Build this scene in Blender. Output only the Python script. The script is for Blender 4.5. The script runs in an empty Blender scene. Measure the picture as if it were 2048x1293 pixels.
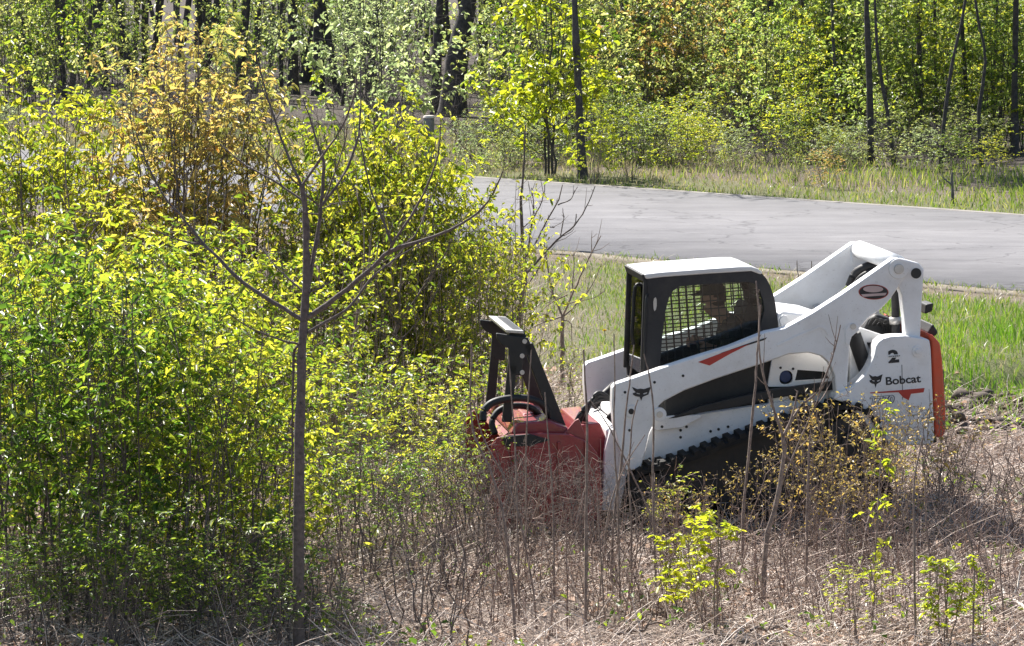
import bpy, bmesh, math, random
import numpy as np
from mathutils import Vector, Matrix

# ------------------------------------------------------------------ camera
random.seed(7)
RNG = np.random.default_rng(7)
SC = bpy.context.scene
COL = SC.collection
W0, H0, F0 = 2048.0, 1293.0, 8160.0        # photograph size and focal length in its pixels
CAM = Vector((0.0, 0.0, 5.0))
PITCH = math.atan((H0 / 2 + 150.0) / F0)
cam_data = bpy.data.cameras.new("camera")
cam_data.sensor_width = 36.0
cam_data.lens = F0 / W0 * 36.0
cam_data.clip_start = 0.5
cam_data.clip_end = 3000.0
cam = bpy.data.objects.new("camera", cam_data)
COL.objects.link(cam)
cam.location = CAM
cam.rotation_euler = (math.pi / 2 - PITCH, 0, 0)
SC.camera = cam

# ------------------------------------------------------------------ sky, sun, exposure
SUN_DIR = Vector((-0.34, 0.60, 0.80)).normalized()      # towards the sun: beyond the scene, a little left
world = bpy.data.worlds.new("World")
SC.world = world
world.use_nodes = True
wn = world.node_tree.nodes
sky = wn.new("ShaderNodeTexSky")
sky.sky_type = 'NISHITA'
sky.sun_disc = False
sky.sun_elevation = math.asin(SUN_DIR.z)
sky.sun_rotation = math.atan2(SUN_DIR.x, SUN_DIR.y)
wn["Background"].inputs[1].default_value = 0.065
world.node_tree.links.new(sky.outputs[0], wn["Background"].inputs[0])
sun_data = bpy.data.lights.new("sun", 'SUN')
sun_data.energy = 5.0
sun_data.angle = math.radians(0.5)
sun_data.color = (1.0, 0.955, 0.89)
sun = bpy.data.objects.new("sun", sun_data)
COL.objects.link(sun)
sun.rotation_euler = SUN_DIR.to_track_quat('Z', 'Y').to_euler()
SC.view_settings.view_transform = 'Standard'
SC.view_settings.look = 'None'
SC.view_settings.exposure = 1.2
SC.view_settings.gamma = 1.0
SC.render.engine = 'CYCLES'
SC.cycles.max_bounces = 8
SC.cycles.transparent_max_bounces = 12
SC.cycles.use_denoising = True
SC.render.filter_size = 1.0

# ------------------------------------------------------------------ helpers: pixels of the photograph to points in the place
FWD = Vector((0, math.cos(PITCH), -math.sin(PITCH)))
UPV = Vector((0, math.sin(PITCH), math.cos(PITCH)))
def ray(px, py):
    return Vector((1, 0, 0)) * ((px - W0 / 2) / F0) + UPV * (-(py - H0 / 2) / F0) + FWD
def ground_pt(px, py, z=0.0):
    d = ray(px, py)
    return CAM + d * ((z - CAM.z) / d.z)
def at_Y(px, py, Y):
    d = ray(px, py)
    return CAM + d * (Y / d.y)

def smooth_noise(x, y, s, seed=0):
    x = np.asarray(x, float) / s + seed * 17.3; y = np.asarray(y, float) / s - seed * 9.1
    return (np.sin(x * 1.3 + 1.7 * np.sin(y * 0.9)) + np.sin(y * 1.7 + 1.3 * np.sin(x * 1.1 + 2)) + np.sin((x + y) * 0.8 + 1)) / 3
_mnd = [(ground_pt(1985, 835), 1.5, .45, .22), (ground_pt(1930, 870), .9, .4, .16), (ground_pt(2060, 850), .9, .35, .2),
        (ground_pt(1760, 1035), 1.0, .8, .12), (ground_pt(1880, 960), 1.2, .7, .10)]
_rut = (ground_pt(1905, 775), ground_pt(2080, 735))
def gz(x, y):
    x = np.asarray(x, float); y = np.asarray(y, float)
    near = np.clip((54 - y) / 10, 0, 1)
    h = near * (0.05 * smooth_noise(x, y, 1.1, 1) + 0.03 * smooth_noise(x, y, .35, 2)) - 0.03 * near
    for c, sx, sy, a in _mnd:
        h = h + a * np.exp(-((x - c.x) / sx) ** 2 - ((y - c.y) / sy) ** 2) * (1 + .5 * smooth_noise(x, y, .16, 4))
    t = ((x - _rut[0].x) * (_rut[1].x - _rut[0].x) + (y - _rut[0].y) * (_rut[1].y - _rut[0].y)) / ((_rut[1] - _rut[0]).length_squared)
    qx = _rut[0].x + t * (_rut[1].x - _rut[0].x); qy = _rut[0].y + t * (_rut[1].y - _rut[0].y)
    dd = np.hypot(x - qx, y - qy)
    on = np.clip((t + .15) * 4, 0, 1) * np.clip((3 - t), 0, 1)
    h = h - on * .42 * np.exp(-(dd / .45) ** 2)
    far = np.clip((y - 84) / 40, 0, 1)
    return h + far * (.15 * smooth_noise(x, y, 6, 3))
def gzf(x, y): return float(gz(x, y))

# ------------------------------------------------------------------ materials
def new_mat(name):
    m = bpy.data.materials.new(name); m.use_nodes = True
    nt = m.node_tree
    return m, nt, nt.nodes, nt.links, nt.nodes["Principled BSDF"]
def ramp(nodes, stops):
    r = nodes.new("ShaderNodeValToRGB")
    e = r.color_ramp.elements
    e[0].position, e[0].color = stops[0][0], (*stops[0][1], 1)
    e[1].position, e[1].color = stops[-1][0], (*stops[-1][1], 1)
    for p, c in stops[1:-1]:
        k = e.new(p); k.color = (*c, 1)
    return r
def noise(nodes, links, scale, detail=4, coord='Object', rough=.55):
    tc = nodes.new("ShaderNodeTexCoord")
    n = nodes.new("ShaderNodeTexNoise")
    n.inputs['Scale'].default_value = scale; n.inputs['Detail'].default_value = detail; n.inputs['Roughness'].default_value = rough
    links.new(tc.outputs[coord], n.inputs['Vector'])
    return n
def mat_paint(name, col, rough=.35, dirt=(.30, .25, .19), dirt_amt=.35, spec=.5, metallic=0, scale=3.0):
    m, nt, nodes, links, b = new_mat(name)
    n = noise(nodes, links, scale, 5, 'Object', .7)
    n2 = noise(nodes, links, 26, 3, 'Object', .6)
    r = ramp(nodes, [(.45, (0, 0, 0)), (.78, (1, 1, 1))])
    links.new(n.outputs[0], r.inputs[0])
    mul = nodes.new("ShaderNodeMath"); mul.operation = 'MULTIPLY'; mul.inputs[1].default_value = dirt_amt
    links.new(r.outputs[0], mul.inputs[0])
    mix = nodes.new("ShaderNodeMixRGB"); mix.inputs[1].default_value = (*col, 1); mix.inputs[2].default_value = (*dirt, 1)
    links.new(mul.outputs[0], mix.inputs[0])
    n3 = noise(nodes, links, 55, 2, 'Object', .5); r3 = ramp(nodes, [(.66, (0, 0, 0)), (.72, (1, 1, 1))]); links.new(n3.outputs[0], r3.inputs[0])
    m3 = nodes.new("ShaderNodeMath"); m3.operation = 'MULTIPLY'; m3.inputs[1].default_value = min(.6, dirt_amt * .6); links.new(r3.outputs[0], m3.inputs[0])
    mix3 = nodes.new("ShaderNodeMixRGB"); mix3.inputs[2].default_value = (dirt[0] * .5, dirt[1] * .5, dirt[2] * .5, 1)
    links.new(m3.outputs[0], mix3.inputs[0]); links.new(mix.outputs[0], mix3.inputs[1]); links.new(mix3.outputs[0], b.inputs['Base Color'])
    rr = nodes.new("ShaderNodeMapRange"); rr.inputs[3].default_value = rough; rr.inputs[4].default_value = min(1, rough + .3)
    links.new(n2.outputs[0], rr.inputs[0]); links.new(rr.outputs[0], b.inputs['Roughness'])
    b.inputs['Metallic'].default_value = metallic
    b.inputs['Specular IOR Level'].default_value = spec
    bp = nodes.new("ShaderNodeBump"); bp.inputs['Strength'].default_value = .06; bp.inputs['Distance'].default_value = .01
    links.new(n2.outputs[0], bp.inputs['Height']); links.new(bp.outputs[0], b.inputs['Normal'])
    return m
def mat_leaf(name, stops, trans, mixf=.5, rough=.38):
    """stops: reflected colours over the random value of each leaf; trans: light coming through, as a factor on that colour"""
    m, nt, nodes, links, b = new_mat(name)
    g = nodes.new("ShaderNodeNewGeometry"); oi = nodes.new("ShaderNodeObjectInfo")
    add = nodes.new("ShaderNodeMath"); add.operation = 'MULTIPLY_ADD'; add.inputs[1].default_value = .3; 
    links.new(oi.outputs['Random'], add.inputs[0])
    m2 = nodes.new("ShaderNodeMath"); m2.operation = 'MULTIPLY'; m2.inputs[1].default_value = .75
    links.new(g.outputs['Random Per Island'], m2.inputs[0]); links.new(m2.outputs[0], add.inputs[2])
    r = ramp(nodes, stops); links.new(add.outputs[0], r.inputs[0])
    links.new(r.outputs[0], b.inputs['Base Color']); b.inputs['Roughness'].default_value = rough
    b.inputs['Specular IOR Level'].default_value = .45
    tm = nodes.new("ShaderNodeMixRGB"); tm.blend_type = 'MULTIPLY'; tm.inputs[0].default_value = 1; tm.inputs[2].default_value = (*trans, 1)
    links.new(r.outputs[0], tm.inputs[1])
    tr = nodes.new("ShaderNodeBsdfTranslucent"); links.new(tm.outputs[0], tr.inputs[0])
    mx = nodes.new("ShaderNodeMixShader"); mx.inputs[0].default_value = mixf
    links.new(b.outputs[0], mx.inputs[1]); links.new(tr.outputs[0], mx.inputs[2])
    links.new(mx.outputs[0], nodes["Material Output"].inputs[0])
    return m
def mat_bark(name, a, c, scale=14, island=False, rough=.85):
    m, nt, nodes, links, b = new_mat(name)
    n = noise(nodes, links, scale, 6, 'Object', .7)
    r = ramp(nodes, [(.3, a), (.7, c)])
    if island:
        g = nodes.new("ShaderNodeNewGeometry"); links.new(g.outputs['Random Per Island'], r.inputs[0])
        r.color_ramp.elements[0].position = 0; r.color_ramp.elements[1].position = 1
    else:
        links.new(n.outputs[0], r.inputs[0])
    links.new(r.outputs[0], b.inputs['Base Color']); b.inputs['Roughness'].default_value = rough
    b.inputs['Specular IOR Level'].default_value = .3
    bp = nodes.new("ShaderNodeBump"); bp.inputs['Strength'].default_value = .5; bp.inputs['Distance'].default_value = .02
    links.new(n.outputs[0], bp.inputs['Height']); links.new(bp.outputs[0], b.inputs['Normal'])
    return m
M = {}
M['white'] = mat_paint("white_paint", (.80, .80, .80), .32, (.42, .37, .31), .35)
M['black'] = mat_paint("black_paint", (.014, .014, .015), .42, (.08, .07, .06), .3)
M['cab'] = mat_paint("cab_black", (.020, .019, .021), .5, (.10, .085, .07), .35)
M['red'] = mat_paint("mulcher_red", (.27, .018, .026), .33, (.14, .05, .045), .5)
M['red'].node_tree.nodes['Principled BSDF'].inputs['Coat Weight'].default_value = .6
M['orange'] = mat_paint("tailgate_orange_red", (.62, .085, .03), .33, (.3, .16, .10), .35)
M['rubber'] = mat_paint("track_rubber", (.018, .018, .018), .7, (.10, .08, .06), .6, .3)
M['steel'] = mat_paint("bare_steel", (.55, .54, .52), .35, (.2, .15, .1), .4, .5, .8)
M['roof'] = mat_paint("cab_roof_sun_pale", (.66, .65, .64), .28, (.4, .36, .3), .3)  # the sun's whitening of the roof is put into this pale base colour
M['hose'] = mat_paint("hose_rubber", (.015, .015, .016), .45, (.08, .07, .06), .3)
M['ink'] = mat_paint("decal_black", (.015, .015, .017), .4, (.1, .1, .1), .15)
M['inkred'] = mat_paint("decal_red", (.45, .04, .025), .4, (.2, .1, .1), .15)
M['inkgrey'] = mat_paint("decal_grey", (.10, .10, .12), .4, (.2, .2, .2), .15)
M['inkpale'] = mat_paint("decal_pale", (.55, .42, .40), .4, (.3, .2, .2), .3)
M['blue'] = mat_paint("cap_blue", (.012, .03, .10), .3, (.1, .1, .1), .2)
M['seat'] = mat_paint("seat_vinyl", (.03, .03, .032), .6, (.1, .1, .1), .3)
M['jacket'] = mat_paint("jacket_cloth", (.045, .05, .05), .9, (.1, .09, .07), .4, .2)
M['trousers'] = mat_paint("trouser_cloth", (.04, .05, .08), .9, (.1, .09, .07), .4, .2)
M['skin'] = mat_paint("skin", (.42, .25, .18), .5, (.36, .19, .13), .3, .4)
M['hair'] = mat_paint("hair", (.03, .02, .015), .6, (.05, .03, .02), .3)
M['lamp'] = mat_paint("lamp_lens", (.12, .02, .02), .2, (.1, .08, .06), .3)
def mat_glass():
    m, nt, nodes, links, b = new_mat("cab_glass")
    tr = nodes.new("ShaderNodeBsdfTransparent"); tr.inputs[0].default_value = (.93, .96, .95, 1)
    gl = nodes.new("ShaderNodeBsdfGlossy"); gl.inputs['Roughness'].default_value = .03
    fr = nodes.new("ShaderNodeFresnel"); fr.inputs[0].default_value = 1.45
    mx = nodes.new("ShaderNodeMixShader")
    links.new(fr.outputs[0], mx.inputs[0]); links.new(tr.outputs[0], mx.inputs[1]); links.new(gl.outputs[0], mx.inputs[2])
    links.new(mx.outputs[0], nodes["Material Output"].inputs[0])
    return m
M['glass'] = mat_glass()
M['bark'] = mat_bark("sapling_bark", (.075, .060, .055), (.20, .165, .15), 30)
M['stem'] = mat_bark("stem_bark", (.11, .082, .07), (.36, .285, .245), 20)
M['dark_bark'] = mat_bark("wood_bark", (.035, .031, .031), (.12, .108, .105), 9)
M['grey_bark'] = mat_bark("grey_bark", (.07, .067, .066), (.19, .18, .175), 9)
M['twig'] = mat_bark("dead_twigs", (.20, .14, .11), (.70, .58, .49), 20, True)
M['straw'] = mat_bark("dead_straw", (.52, .41, .34), (.85, .75, .67), 20, True)
M['weathered'] = mat_bark("weathered_wood", (.10, .105, .11), (.22, .225, .235), 18)
M['pale_wood'] = mat_bark("pale_log", (.45, .40, .34), (.72, .68, .62), 10)
YG = (1.9, 1.75, .7)
M['leaf_bright'] = mat_leaf("leaf_bright", [(0, (.06, .11, .02)), (.35, (.14, .19, .03)), (.7, (.30, .31, .045)), (1, (.46, .42, .10))], (2.3, 2.3, 1.0), .55)
M['leaf_green'] = mat_leaf("leaf_green", [(0, (.03, .07, .018)), (.5, (.09, .15, .03)), (1, (.30, .33, .06))], (2.2, 2.3, 1.0), .5)
M['leaf_orange'] = mat_leaf("leaf_orange", [(0, (.15, .18, .05)), (.3, (.28, .27, .095)), (.65, (.41, .335, .125)), (1, (.46, .29, .14))], (2.05, 2.0, 1.3), .5)
M['leaf_yellow'] = mat_leaf("leaf_yellow", [(0, (.16, .22, .03)), (.5, (.31, .34, .035)), (1, (.46, .42, .07))], (2.1, 2.15, .9), .5)
M['leaf_wood'] = mat_leaf("leaf_wood", [(0, (.06, .085, .035)), (.5, (.14, .17, .06)), (.85, (.30, .31, .10)), (1, (.42, .39, .18))], (2.3, 2.35, 1.7), .55)
M['leaf_pale'] = mat_leaf("leaf_pale", [(0, (.09, .12, .06)), (.5, (.18, .22, .10)), (1, (.36, .38, .19))], (2.3, 2.4, 2.1), .55)
M['leaf_fresh'] = mat_leaf("leaf_fresh", [(0, (.06, .10, .03)), (.5, (.15, .20, .05)), (1, (.34, .37, .12))], (2.3, 2.45, 1.6), .55)
M['leaf_rust'] = mat_leaf("leaf_rust", [(0, (.20, .17, .07)), (.5, (.36, .29, .10)), (1, (.44, .27, .12))], (1.9, 1.8, 1.1), .45)
M['grass'] = mat_leaf("grass_blades", [(0, (.08, .14, .025)), (.5, (.15, .215, .045)), (.8, (.25, .28, .08)), (1, (.42, .38, .2))], (1.6, 1.7, .8), .4)
M['grass_lush'] = mat_leaf("grass_lush", [(0, (.06, .14, .02)), (.6, (.12, .22, .03)), (1, (.24, .30, .06))], (1.6, 1.8, .7), .4)
M['grass_dry'] = mat_leaf("grass_dry", [(0, (.26, .22, .12)), (.5, (.42, .36, .23)), (1, (.55, .48, .34))], (1.2, 1.2, 1.0), .3)
M['litter'] = mat_leaf("leaf_litter_flakes", [(0, (.14, .09, .06)), (.5, (.48, .36, .28)), (1, (.80, .68, .58))], (1.1, 1.0, .95), .35)
M['flower'] = mat_leaf("dandelion", [(0, (.7, .5, .01)), (1, (.8, .6, .02))], (1, 1, 1), .3)

# ------------------------------------------------------------------ object helpers
def link(o, parent=None):
    COL.objects.link(o)
    if parent is not None: o.parent = parent
    return o
def tag(o, label, cat, group=None):
    o['label'] = label; o['category'] = cat
    if group: o['group'] = group
    return o
def empty(name, mat=None):
    o = bpy.data.objects.new(name, None); COL.objects.link(o); o.empty_display_size = .2
    if mat is not None: o.matrix_world = mat
    return o
def mesh_quads(name, V, Q, mat, smooth=False):
    me = bpy.data.meshes.new(name)
    V = np.asarray(V, np.float32).reshape(-1, 3); Q = np.asarray(Q, np.int32)
    nq, k = Q.shape
    me.vertices.add(len(V)); me.vertices.foreach_set('co', V.ravel())
    me.loops.add(nq * k); me.loops.foreach_set('vertex_index', Q.ravel())
    me.polygons.add(nq); me.polygons.foreach_set('loop_start', np.arange(0, nq * k, k, dtype=np.int32))
    me.polygons.foreach_set('loop_total', np.full(nq, k, np.int32))
    if smooth: me.polygons.foreach_set('use_smooth', np.ones(nq, bool))
    me.update(calc_edges=True); me.materials.append(mat)
    return me
class Acc:
    def __init__(s): s.V = []; s.Q = []; s.n = 0
    def add(s, V, Q):
        V = np.asarray(V, float).reshape(-1, 3); s.V.append(V); s.Q.append(np.asarray(Q) + s.n); s.n += len(V)
    def mesh(s, name, mat, smooth=False):
        return mesh_quads(name, np.concatenate(s.V), np.concatenate(s.Q), mat, smooth)
    def obj(s, name, mat, parent=None, smooth=False):
        return link(bpy.data.objects.new(name, s.mesh(name, mat, smooth)), parent)
def nrm(v): return v / np.maximum(np.linalg.norm(v, axis=-1, keepdims=True), 1e-9)
def tubes(P, R, S=5):
    """P (N,K,3) polylines, R (N,K) radii -> verts, quads"""
    P = np.asarray(P, float); R = np.asarray(R, float); N, K, _ = P.shape
    T = nrm(np.gradient(P, axis=1))
    ref = np.zeros_like(T); steep = np.abs(T[..., 2]) > .8
    ref[..., 2] = ~steep; ref[..., 0] = steep
    U = nrm(np.cross(T, ref)); Vv = np.cross(T, U)
    a = np.arange(S) * 2 * math.pi / S
    rings = P[:, :, None] + R[:, :, None, None] * (np.cos(a)[:, None] * U[:, :, None] + np.sin(a)[:, None] * Vv[:, :, None])
    idx = np.arange(N * K * S).reshape(N, K, S)
    i0 = idx[:, :-1]; i1 = idx[:, 1:]
    Q = np.stack([i0, np.roll(i0, -1, 2), np.roll(i1, -1, 2), i1], -1).reshape(-1, 4)
    return rings.reshape(-1, 3), Q
def resample(pts, K):
    """Catmull-Rom-like smooth resampling of one polyline (n,3) to K points"""
    pts = np.asarray(pts, float); n = len(pts)
    if n == 2:
        t = np.linspace(0, 1, K)[:, None]; return pts[0] * (1 - t) + pts[1] * t
    p = np.vstack([2 * pts[0] - pts[1], pts, 2 * pts[-1] - pts[-2]])
    u = np.linspace(0, n - 1 - 1e-6, K); i = u.astype(int); f = (u - i)[:, None]
    a, b, c, d = p[i], p[i + 1], p[i + 2], p[i + 3]
    return .5 * ((2 * b) + (c - a) * f + (2 * a - 5 * b + 4 * c - d) * f ** 2 + (-a + 3 * b - 3 * c + d) * f ** 3)
def leaves(P, D, size, width=.5, fold=.25, droop=.25, rng=RNG):
    """one leaf (two quads folded on the midrib) per point P (N,3), pointing along D"""
    P = np.asarray(P, float); D = nrm(np.asarray(D, float)); N = len(P); size = np.asarray(size, float)[:, None]
    up = np.tile([0, 0, 1.], (N, 1)) + rng.normal(0, .35, (N, 3))
    S = nrm(np.cross(D, up)); Nn = np.cross(S, D)
    w = width * size * rng.uniform(.8, 1.2, (N, 1))
    base = P; tip = P + D * size - Nn * droop * size
    f = fold * w
    m1 = P + D * size * .35 + Nn * 0; m2 = P + D * size * .72 - Nn * droop * .35 * size
    l1 = m1 + S * w * .5 + Nn * f; r1 = m1 - S * w * .5 + Nn * f
    l2 = m2 + S * w * .4 + Nn * f * .7; r2 = m2 - S * w * .4 + Nn * f * .7
    V = np.stack([base, l1, l2, tip, r2, r1], 1).reshape(-1, 3)
    i = np.arange(N)[:, None] * 6
    Q = np.concatenate([i + np.array([[0, 1, 2, 3]]), i + np.array([[0, 3, 4, 5]])], 0)
    return V, Q
def blades(P, h, lean, w, rng=RNG):
    """grass blades: two quads each, bending with the lean vectors (N,2)"""
    N = len(P); a = rng.uniform(0, math.pi, N); s = np.stack([np.cos(a), np.sin(a), 0 * a], 1) * (w[:, None] / 2)
    L = np.concatenate([lean, np.zeros((N, 1))], 1)
    m = P + np.array([0, 0, 1.]) * (h * .6)[:, None] + L * .35; t = P + np.array([0, 0, 1.]) * h[:, None] + L
    V = np.stack([P - s, P + s, m + s * .8, m - s * .8, t + s * .15, t - s * .15], 1).reshape(-1, 3)
    i = np.arange(N)[:, None] * 6
    return V, np.concatenate([i + np.array([[0, 1, 2, 3]]), i + np.array([[3, 2, 4, 5]])], 0)

# ------------------------------------------------------------------ ground
def lin(a, b, s): return np.arange(a, b, s)
xs = np.concatenate([[-600, -300, -150, -80, -45, -28], lin(-18, 20, .16), [20, 28, 45, 80, 150, 300, 600]])
ys = np.concatenate([[-200, -80, -20, 5, 15], lin(22, 56, .2), lin(56, 150, 1.0), [150, 180, 230, 320, 480, 900]])
gx, gy = np.meshgrid(xs, ys); V = np.stack([gx, gy, gz(gx, gy)], -1)
idx = np.arange(gx.size).reshape(gx.shape)
Q = np.stack([idx[:-1, :-1], idx[:-1, 1:], idx[1:, 1:], idx[1:, :-1]], -1).reshape(-1, 4)
# road lines on the ground, from the photograph
RN = (ground_pt(1060, 500), ground_pt(2048, 585)); RF = (ground_pt(900, 355), ground_pt(2048, 437))
rdir = ((RN[1] - RN[0]).normalized() + (RF[1] - RF[0]).normalized()).normalized(); rper = Vector((-rdir.y, rdir.x, 0))
if rper.y < 0: rper = -rper
rn_off = ((RN[0] + RN[1]) / 2).dot(rper)
rf_off = ((RF[0] + RF[1]) / 2).dot(rper)
def road_s(x, y): return np.asarray(x) * rper.x + np.asarray(y) * rper.y      # distance across the road direction
def wood_edge(x, y): return road_s(x, y) - rf_off
def grassiness(x, y):
    """0 dead litter, 1 grass"""
    s = rn_off - road_s(x, y)                      # metres on the near side of the road
    n = smooth_noise(x, y, 1.7, 5) * .35 + smooth_noise(x, y, .6, 6) * .2
    lawn = np.clip((np.asarray(y) - 40.5 + .25 * (np.asarray(x) - 2) ) / 2.0 + n, 0, 1)
    leftbrush = np.clip((np.asarray(x) + .5) / 2.5 + n, 0, 1)
    shoulder = np.clip((s - .3) / 1.6 + n * 1.2, .12, 1)
    g = lawn * leftbrush * shoulder
    w = wood_edge(x, y)
    verge = np.clip((4.5 - w) / 2 + n, 0, 1)
    return np.where(w > -.2, verge * .8, g)
me = mesh_quads("ground", V, Q, M['litter'], True)
at = me.attributes.new("grass", 'FLOAT', 'POINT'); at.data.foreach_set('value', grassiness(gx, gy).ravel().astype(np.float32))
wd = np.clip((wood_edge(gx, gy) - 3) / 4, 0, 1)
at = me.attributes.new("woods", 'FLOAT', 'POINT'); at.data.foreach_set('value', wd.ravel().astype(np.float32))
def mat_ground():
    m, nt, nodes, links, b = new_mat("ground_soil")
    n1 = noise(nodes, links, 1.8, 4, 'Object', .7); n2 = noise(nodes, links, 38, 3, 'Object', .75)
    lit = ramp(nodes, [(.25, (.03, .022, .018)), (.45, (.15, .11, .088)), (.6, (.32, .25, .205)), (.75, (.55, .46, .39))]); links.new(n2.outputs[0], lit.inputs[0])
    gr = ramp(nodes, [(.3, (.06, .075, .02)), (.5, (.12, .15, .035)), (.7, (.28, .25, .12))]); links.new(n2.outputs[0], gr.inputs[0])
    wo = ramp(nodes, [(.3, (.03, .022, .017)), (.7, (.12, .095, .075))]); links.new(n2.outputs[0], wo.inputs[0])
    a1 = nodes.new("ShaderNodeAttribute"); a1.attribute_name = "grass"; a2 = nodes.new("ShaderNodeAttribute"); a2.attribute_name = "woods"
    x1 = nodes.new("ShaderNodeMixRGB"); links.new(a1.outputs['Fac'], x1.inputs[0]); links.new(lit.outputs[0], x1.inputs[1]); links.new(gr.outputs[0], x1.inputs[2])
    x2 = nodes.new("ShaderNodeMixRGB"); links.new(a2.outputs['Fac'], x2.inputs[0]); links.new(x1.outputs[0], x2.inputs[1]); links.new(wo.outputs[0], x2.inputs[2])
    x3 = nodes.new("ShaderNodeMixRGB"); x3.blend_type = 'MULTIPLY'; x3.inputs[0].default_value = .5
    r = ramp(nodes, [(.3, (.55, .5, .48)), (.7, (1.2, 1.2, 1.2))]); links.new(n1.outputs[0], r.inputs[0])
    links.new(x2.outputs[0], x3.inputs[1]); links.new(r.outputs[0], x3.inputs[2]); links.new(x3.outputs[0], b.inputs['Base Color'])
    b.inputs['Roughness'].default_value = .95
    bp = nodes.new("ShaderNodeBump"); bp.inputs['Strength'].default_value = .9; bp.inputs['Distance'].default_value = .05
    links.new(n2.outputs[0], bp.inputs['Height']); links.new(bp.outputs[0], b.inputs['Normal'])
    return m
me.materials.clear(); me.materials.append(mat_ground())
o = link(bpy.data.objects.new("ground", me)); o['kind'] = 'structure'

def mat_asphalt():
    m, nt, nodes, links, b = new_mat("worn_asphalt")
    n1 = noise(nodes, links, 90, 4, 'Object', .8); n2 = noise(nodes, links, .9, 6, 'Object', .65)
    tc = nodes.new("ShaderNodeTexCoord"); mp = nodes.new("ShaderNodeMapping")
    mp.inputs['Rotation'].default_value = (0, 0, -math.atan2(rdir.y, rdir.x)); mp.inputs['Scale'].default_value = (.12, 1.6, 1)
    n3 = nodes.new("ShaderNodeTexNoise"); n3.inputs['Scale'].default_value = 1.5; n3.inputs['Detail'].default_value = 6
    links.new(tc.outputs['Object'], mp.inputs[0]); links.new(mp.outputs[0], n3.inputs['Vector'])
    r = ramp(nodes, [(.3, (.15, .147, .152)), (.7, (.26, .254, .262))]); links.new(n1.outputs[0], r.inputs[0])
    r3 = ramp(nodes, [(.3, (.9, .9, .9)), (.52, (1, 1, 1)), (.75, (1.1, 1.1, 1.1))]); links.new(n3.outputs[0], r3.inputs[0])
    r2 = ramp(nodes, [(.3, (.85, .85, .86)), (.7, (1.1, 1.1, 1.1))]); links.new(n2.outputs[0], r2.inputs[0])
    x = nodes.new("ShaderNodeMixRGB"); x.blend_type = 'MULTIPLY'; x.inputs[0].default_value = 1; links.new(r.outputs[0], x.inputs[1]); links.new(r3.outputs[0], x.inputs[2])
    y = nodes.new("ShaderNodeMixRGB"); y.blend_type = 'MULTIPLY'; y.inputs[0].default_value = 1; links.new(x.outputs[0], y.inputs[1]); links.new(r2.outputs[0], y.inputs[2])
    vo = nodes.new("ShaderNodeTexVoronoi"); vo.feature = 'DISTANCE_TO_EDGE'; vo.inputs['Scale'].default_value = .33
    nd = noise(nodes, links, 1.3, 4); ad = nodes.new("ShaderNodeVectorMath"); ad.operation = 'ADD'; links.new(tc.outputs['Object'], ad.inputs[0]); links.new(nd.outputs[1], ad.inputs[1]); links.new(ad.outputs[0], vo.inputs['Vector'])
    rc = ramp(nodes, [(.0, (.55, .55, .56)), (.012, (1, 1, 1))]); links.new(vo.outputs[0], rc.inputs[0])
    z = nodes.new("ShaderNodeMixRGB"); z.blend_type = 'MULTIPLY'; z.inputs[0].default_value = .8; links.new(y.outputs[0], z.inputs[1]); links.new(rc.outputs[0], z.inputs[2])
    links.new(z.outputs[0], b.inputs['Base Color']); b.inputs['Roughness'].default_value = .9; b.inputs['Specular IOR Level'].default_value = .15
    bp = nodes.new("ShaderNodeBump"); bp.inputs['Strength'].default_value = .5; bp.inputs['Distance'].default_value = .01
    links.new(n1.outputs[0], bp.inputs['Height']); links.new(bp.outputs[0], b.inputs['Normal'])
    return m
def strip(name, off0, off1, z, mat, wob0=.0, wob1=.0, thick=0.0):
    """a sheet along the road between two offsets, with worn edges"""
    t = np.arange(-160, 160, .35); c = RN[0] - rper * (RN[0].dot(rper))
    e0 = off0 + wob0 * (smooth_noise(t, 0 * t, .8, 3) + .5 * smooth_noise(t, 0 * t, .23, 7)); e1 = off1 + wob1 * (smooth_noise(t, 0 * t, .9, 9) + .5 * smooth_noise(t, 0 * t, .2, 4))
    A = np.array(c)[None] + t[:, None] * np.array(rdir) + e0[:, None] * np.array(rper)
    B = np.array(c)[None] + t[:, None] * np.array(rdir) + e1[:, None] * np.array(rper)
    A[:, 2] = z; B[:, 2] = z
    A2 = A.copy(); B2 = B.copy(); A2[:, 2] = z - .06; B2[:, 2] = z - .06
    n = len(t); i = np.arange(n - 1)[:, None]
    V = np.concatenate([A2, A, B, B2]); Q = []
    for k in range(3): Q.append(np.concatenate([i + k * n, i + 1 + k * n, i + 1 + (k + 1) * n, i + (k + 1) * n], 1))
    o = link(bpy.data.objects.new(name, mesh_quads(name, V, np.concatenate(Q), mat)))
    o['kind'] = 'structure'; return o
strip("road", rn_off, rf_off, .045, mat_asphalt(), .06, .05)
pale = mat_paint("road_edge_gravel", (.24, .21, .17), .9, (.13, .11, .07), .95, .2, 0, 9)
strip("road_shoulder", rn_off - .45, rn_off + .10, .020, pale, .16, .04)
strip("road_edge", rf_off - .08, rf_off + .16, .050, mat_paint("road_edge_concrete", (.30, .28, .26), .9, (.14, .12, .10), .95, .2, 0, 2.2), .03, .05)

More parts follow.
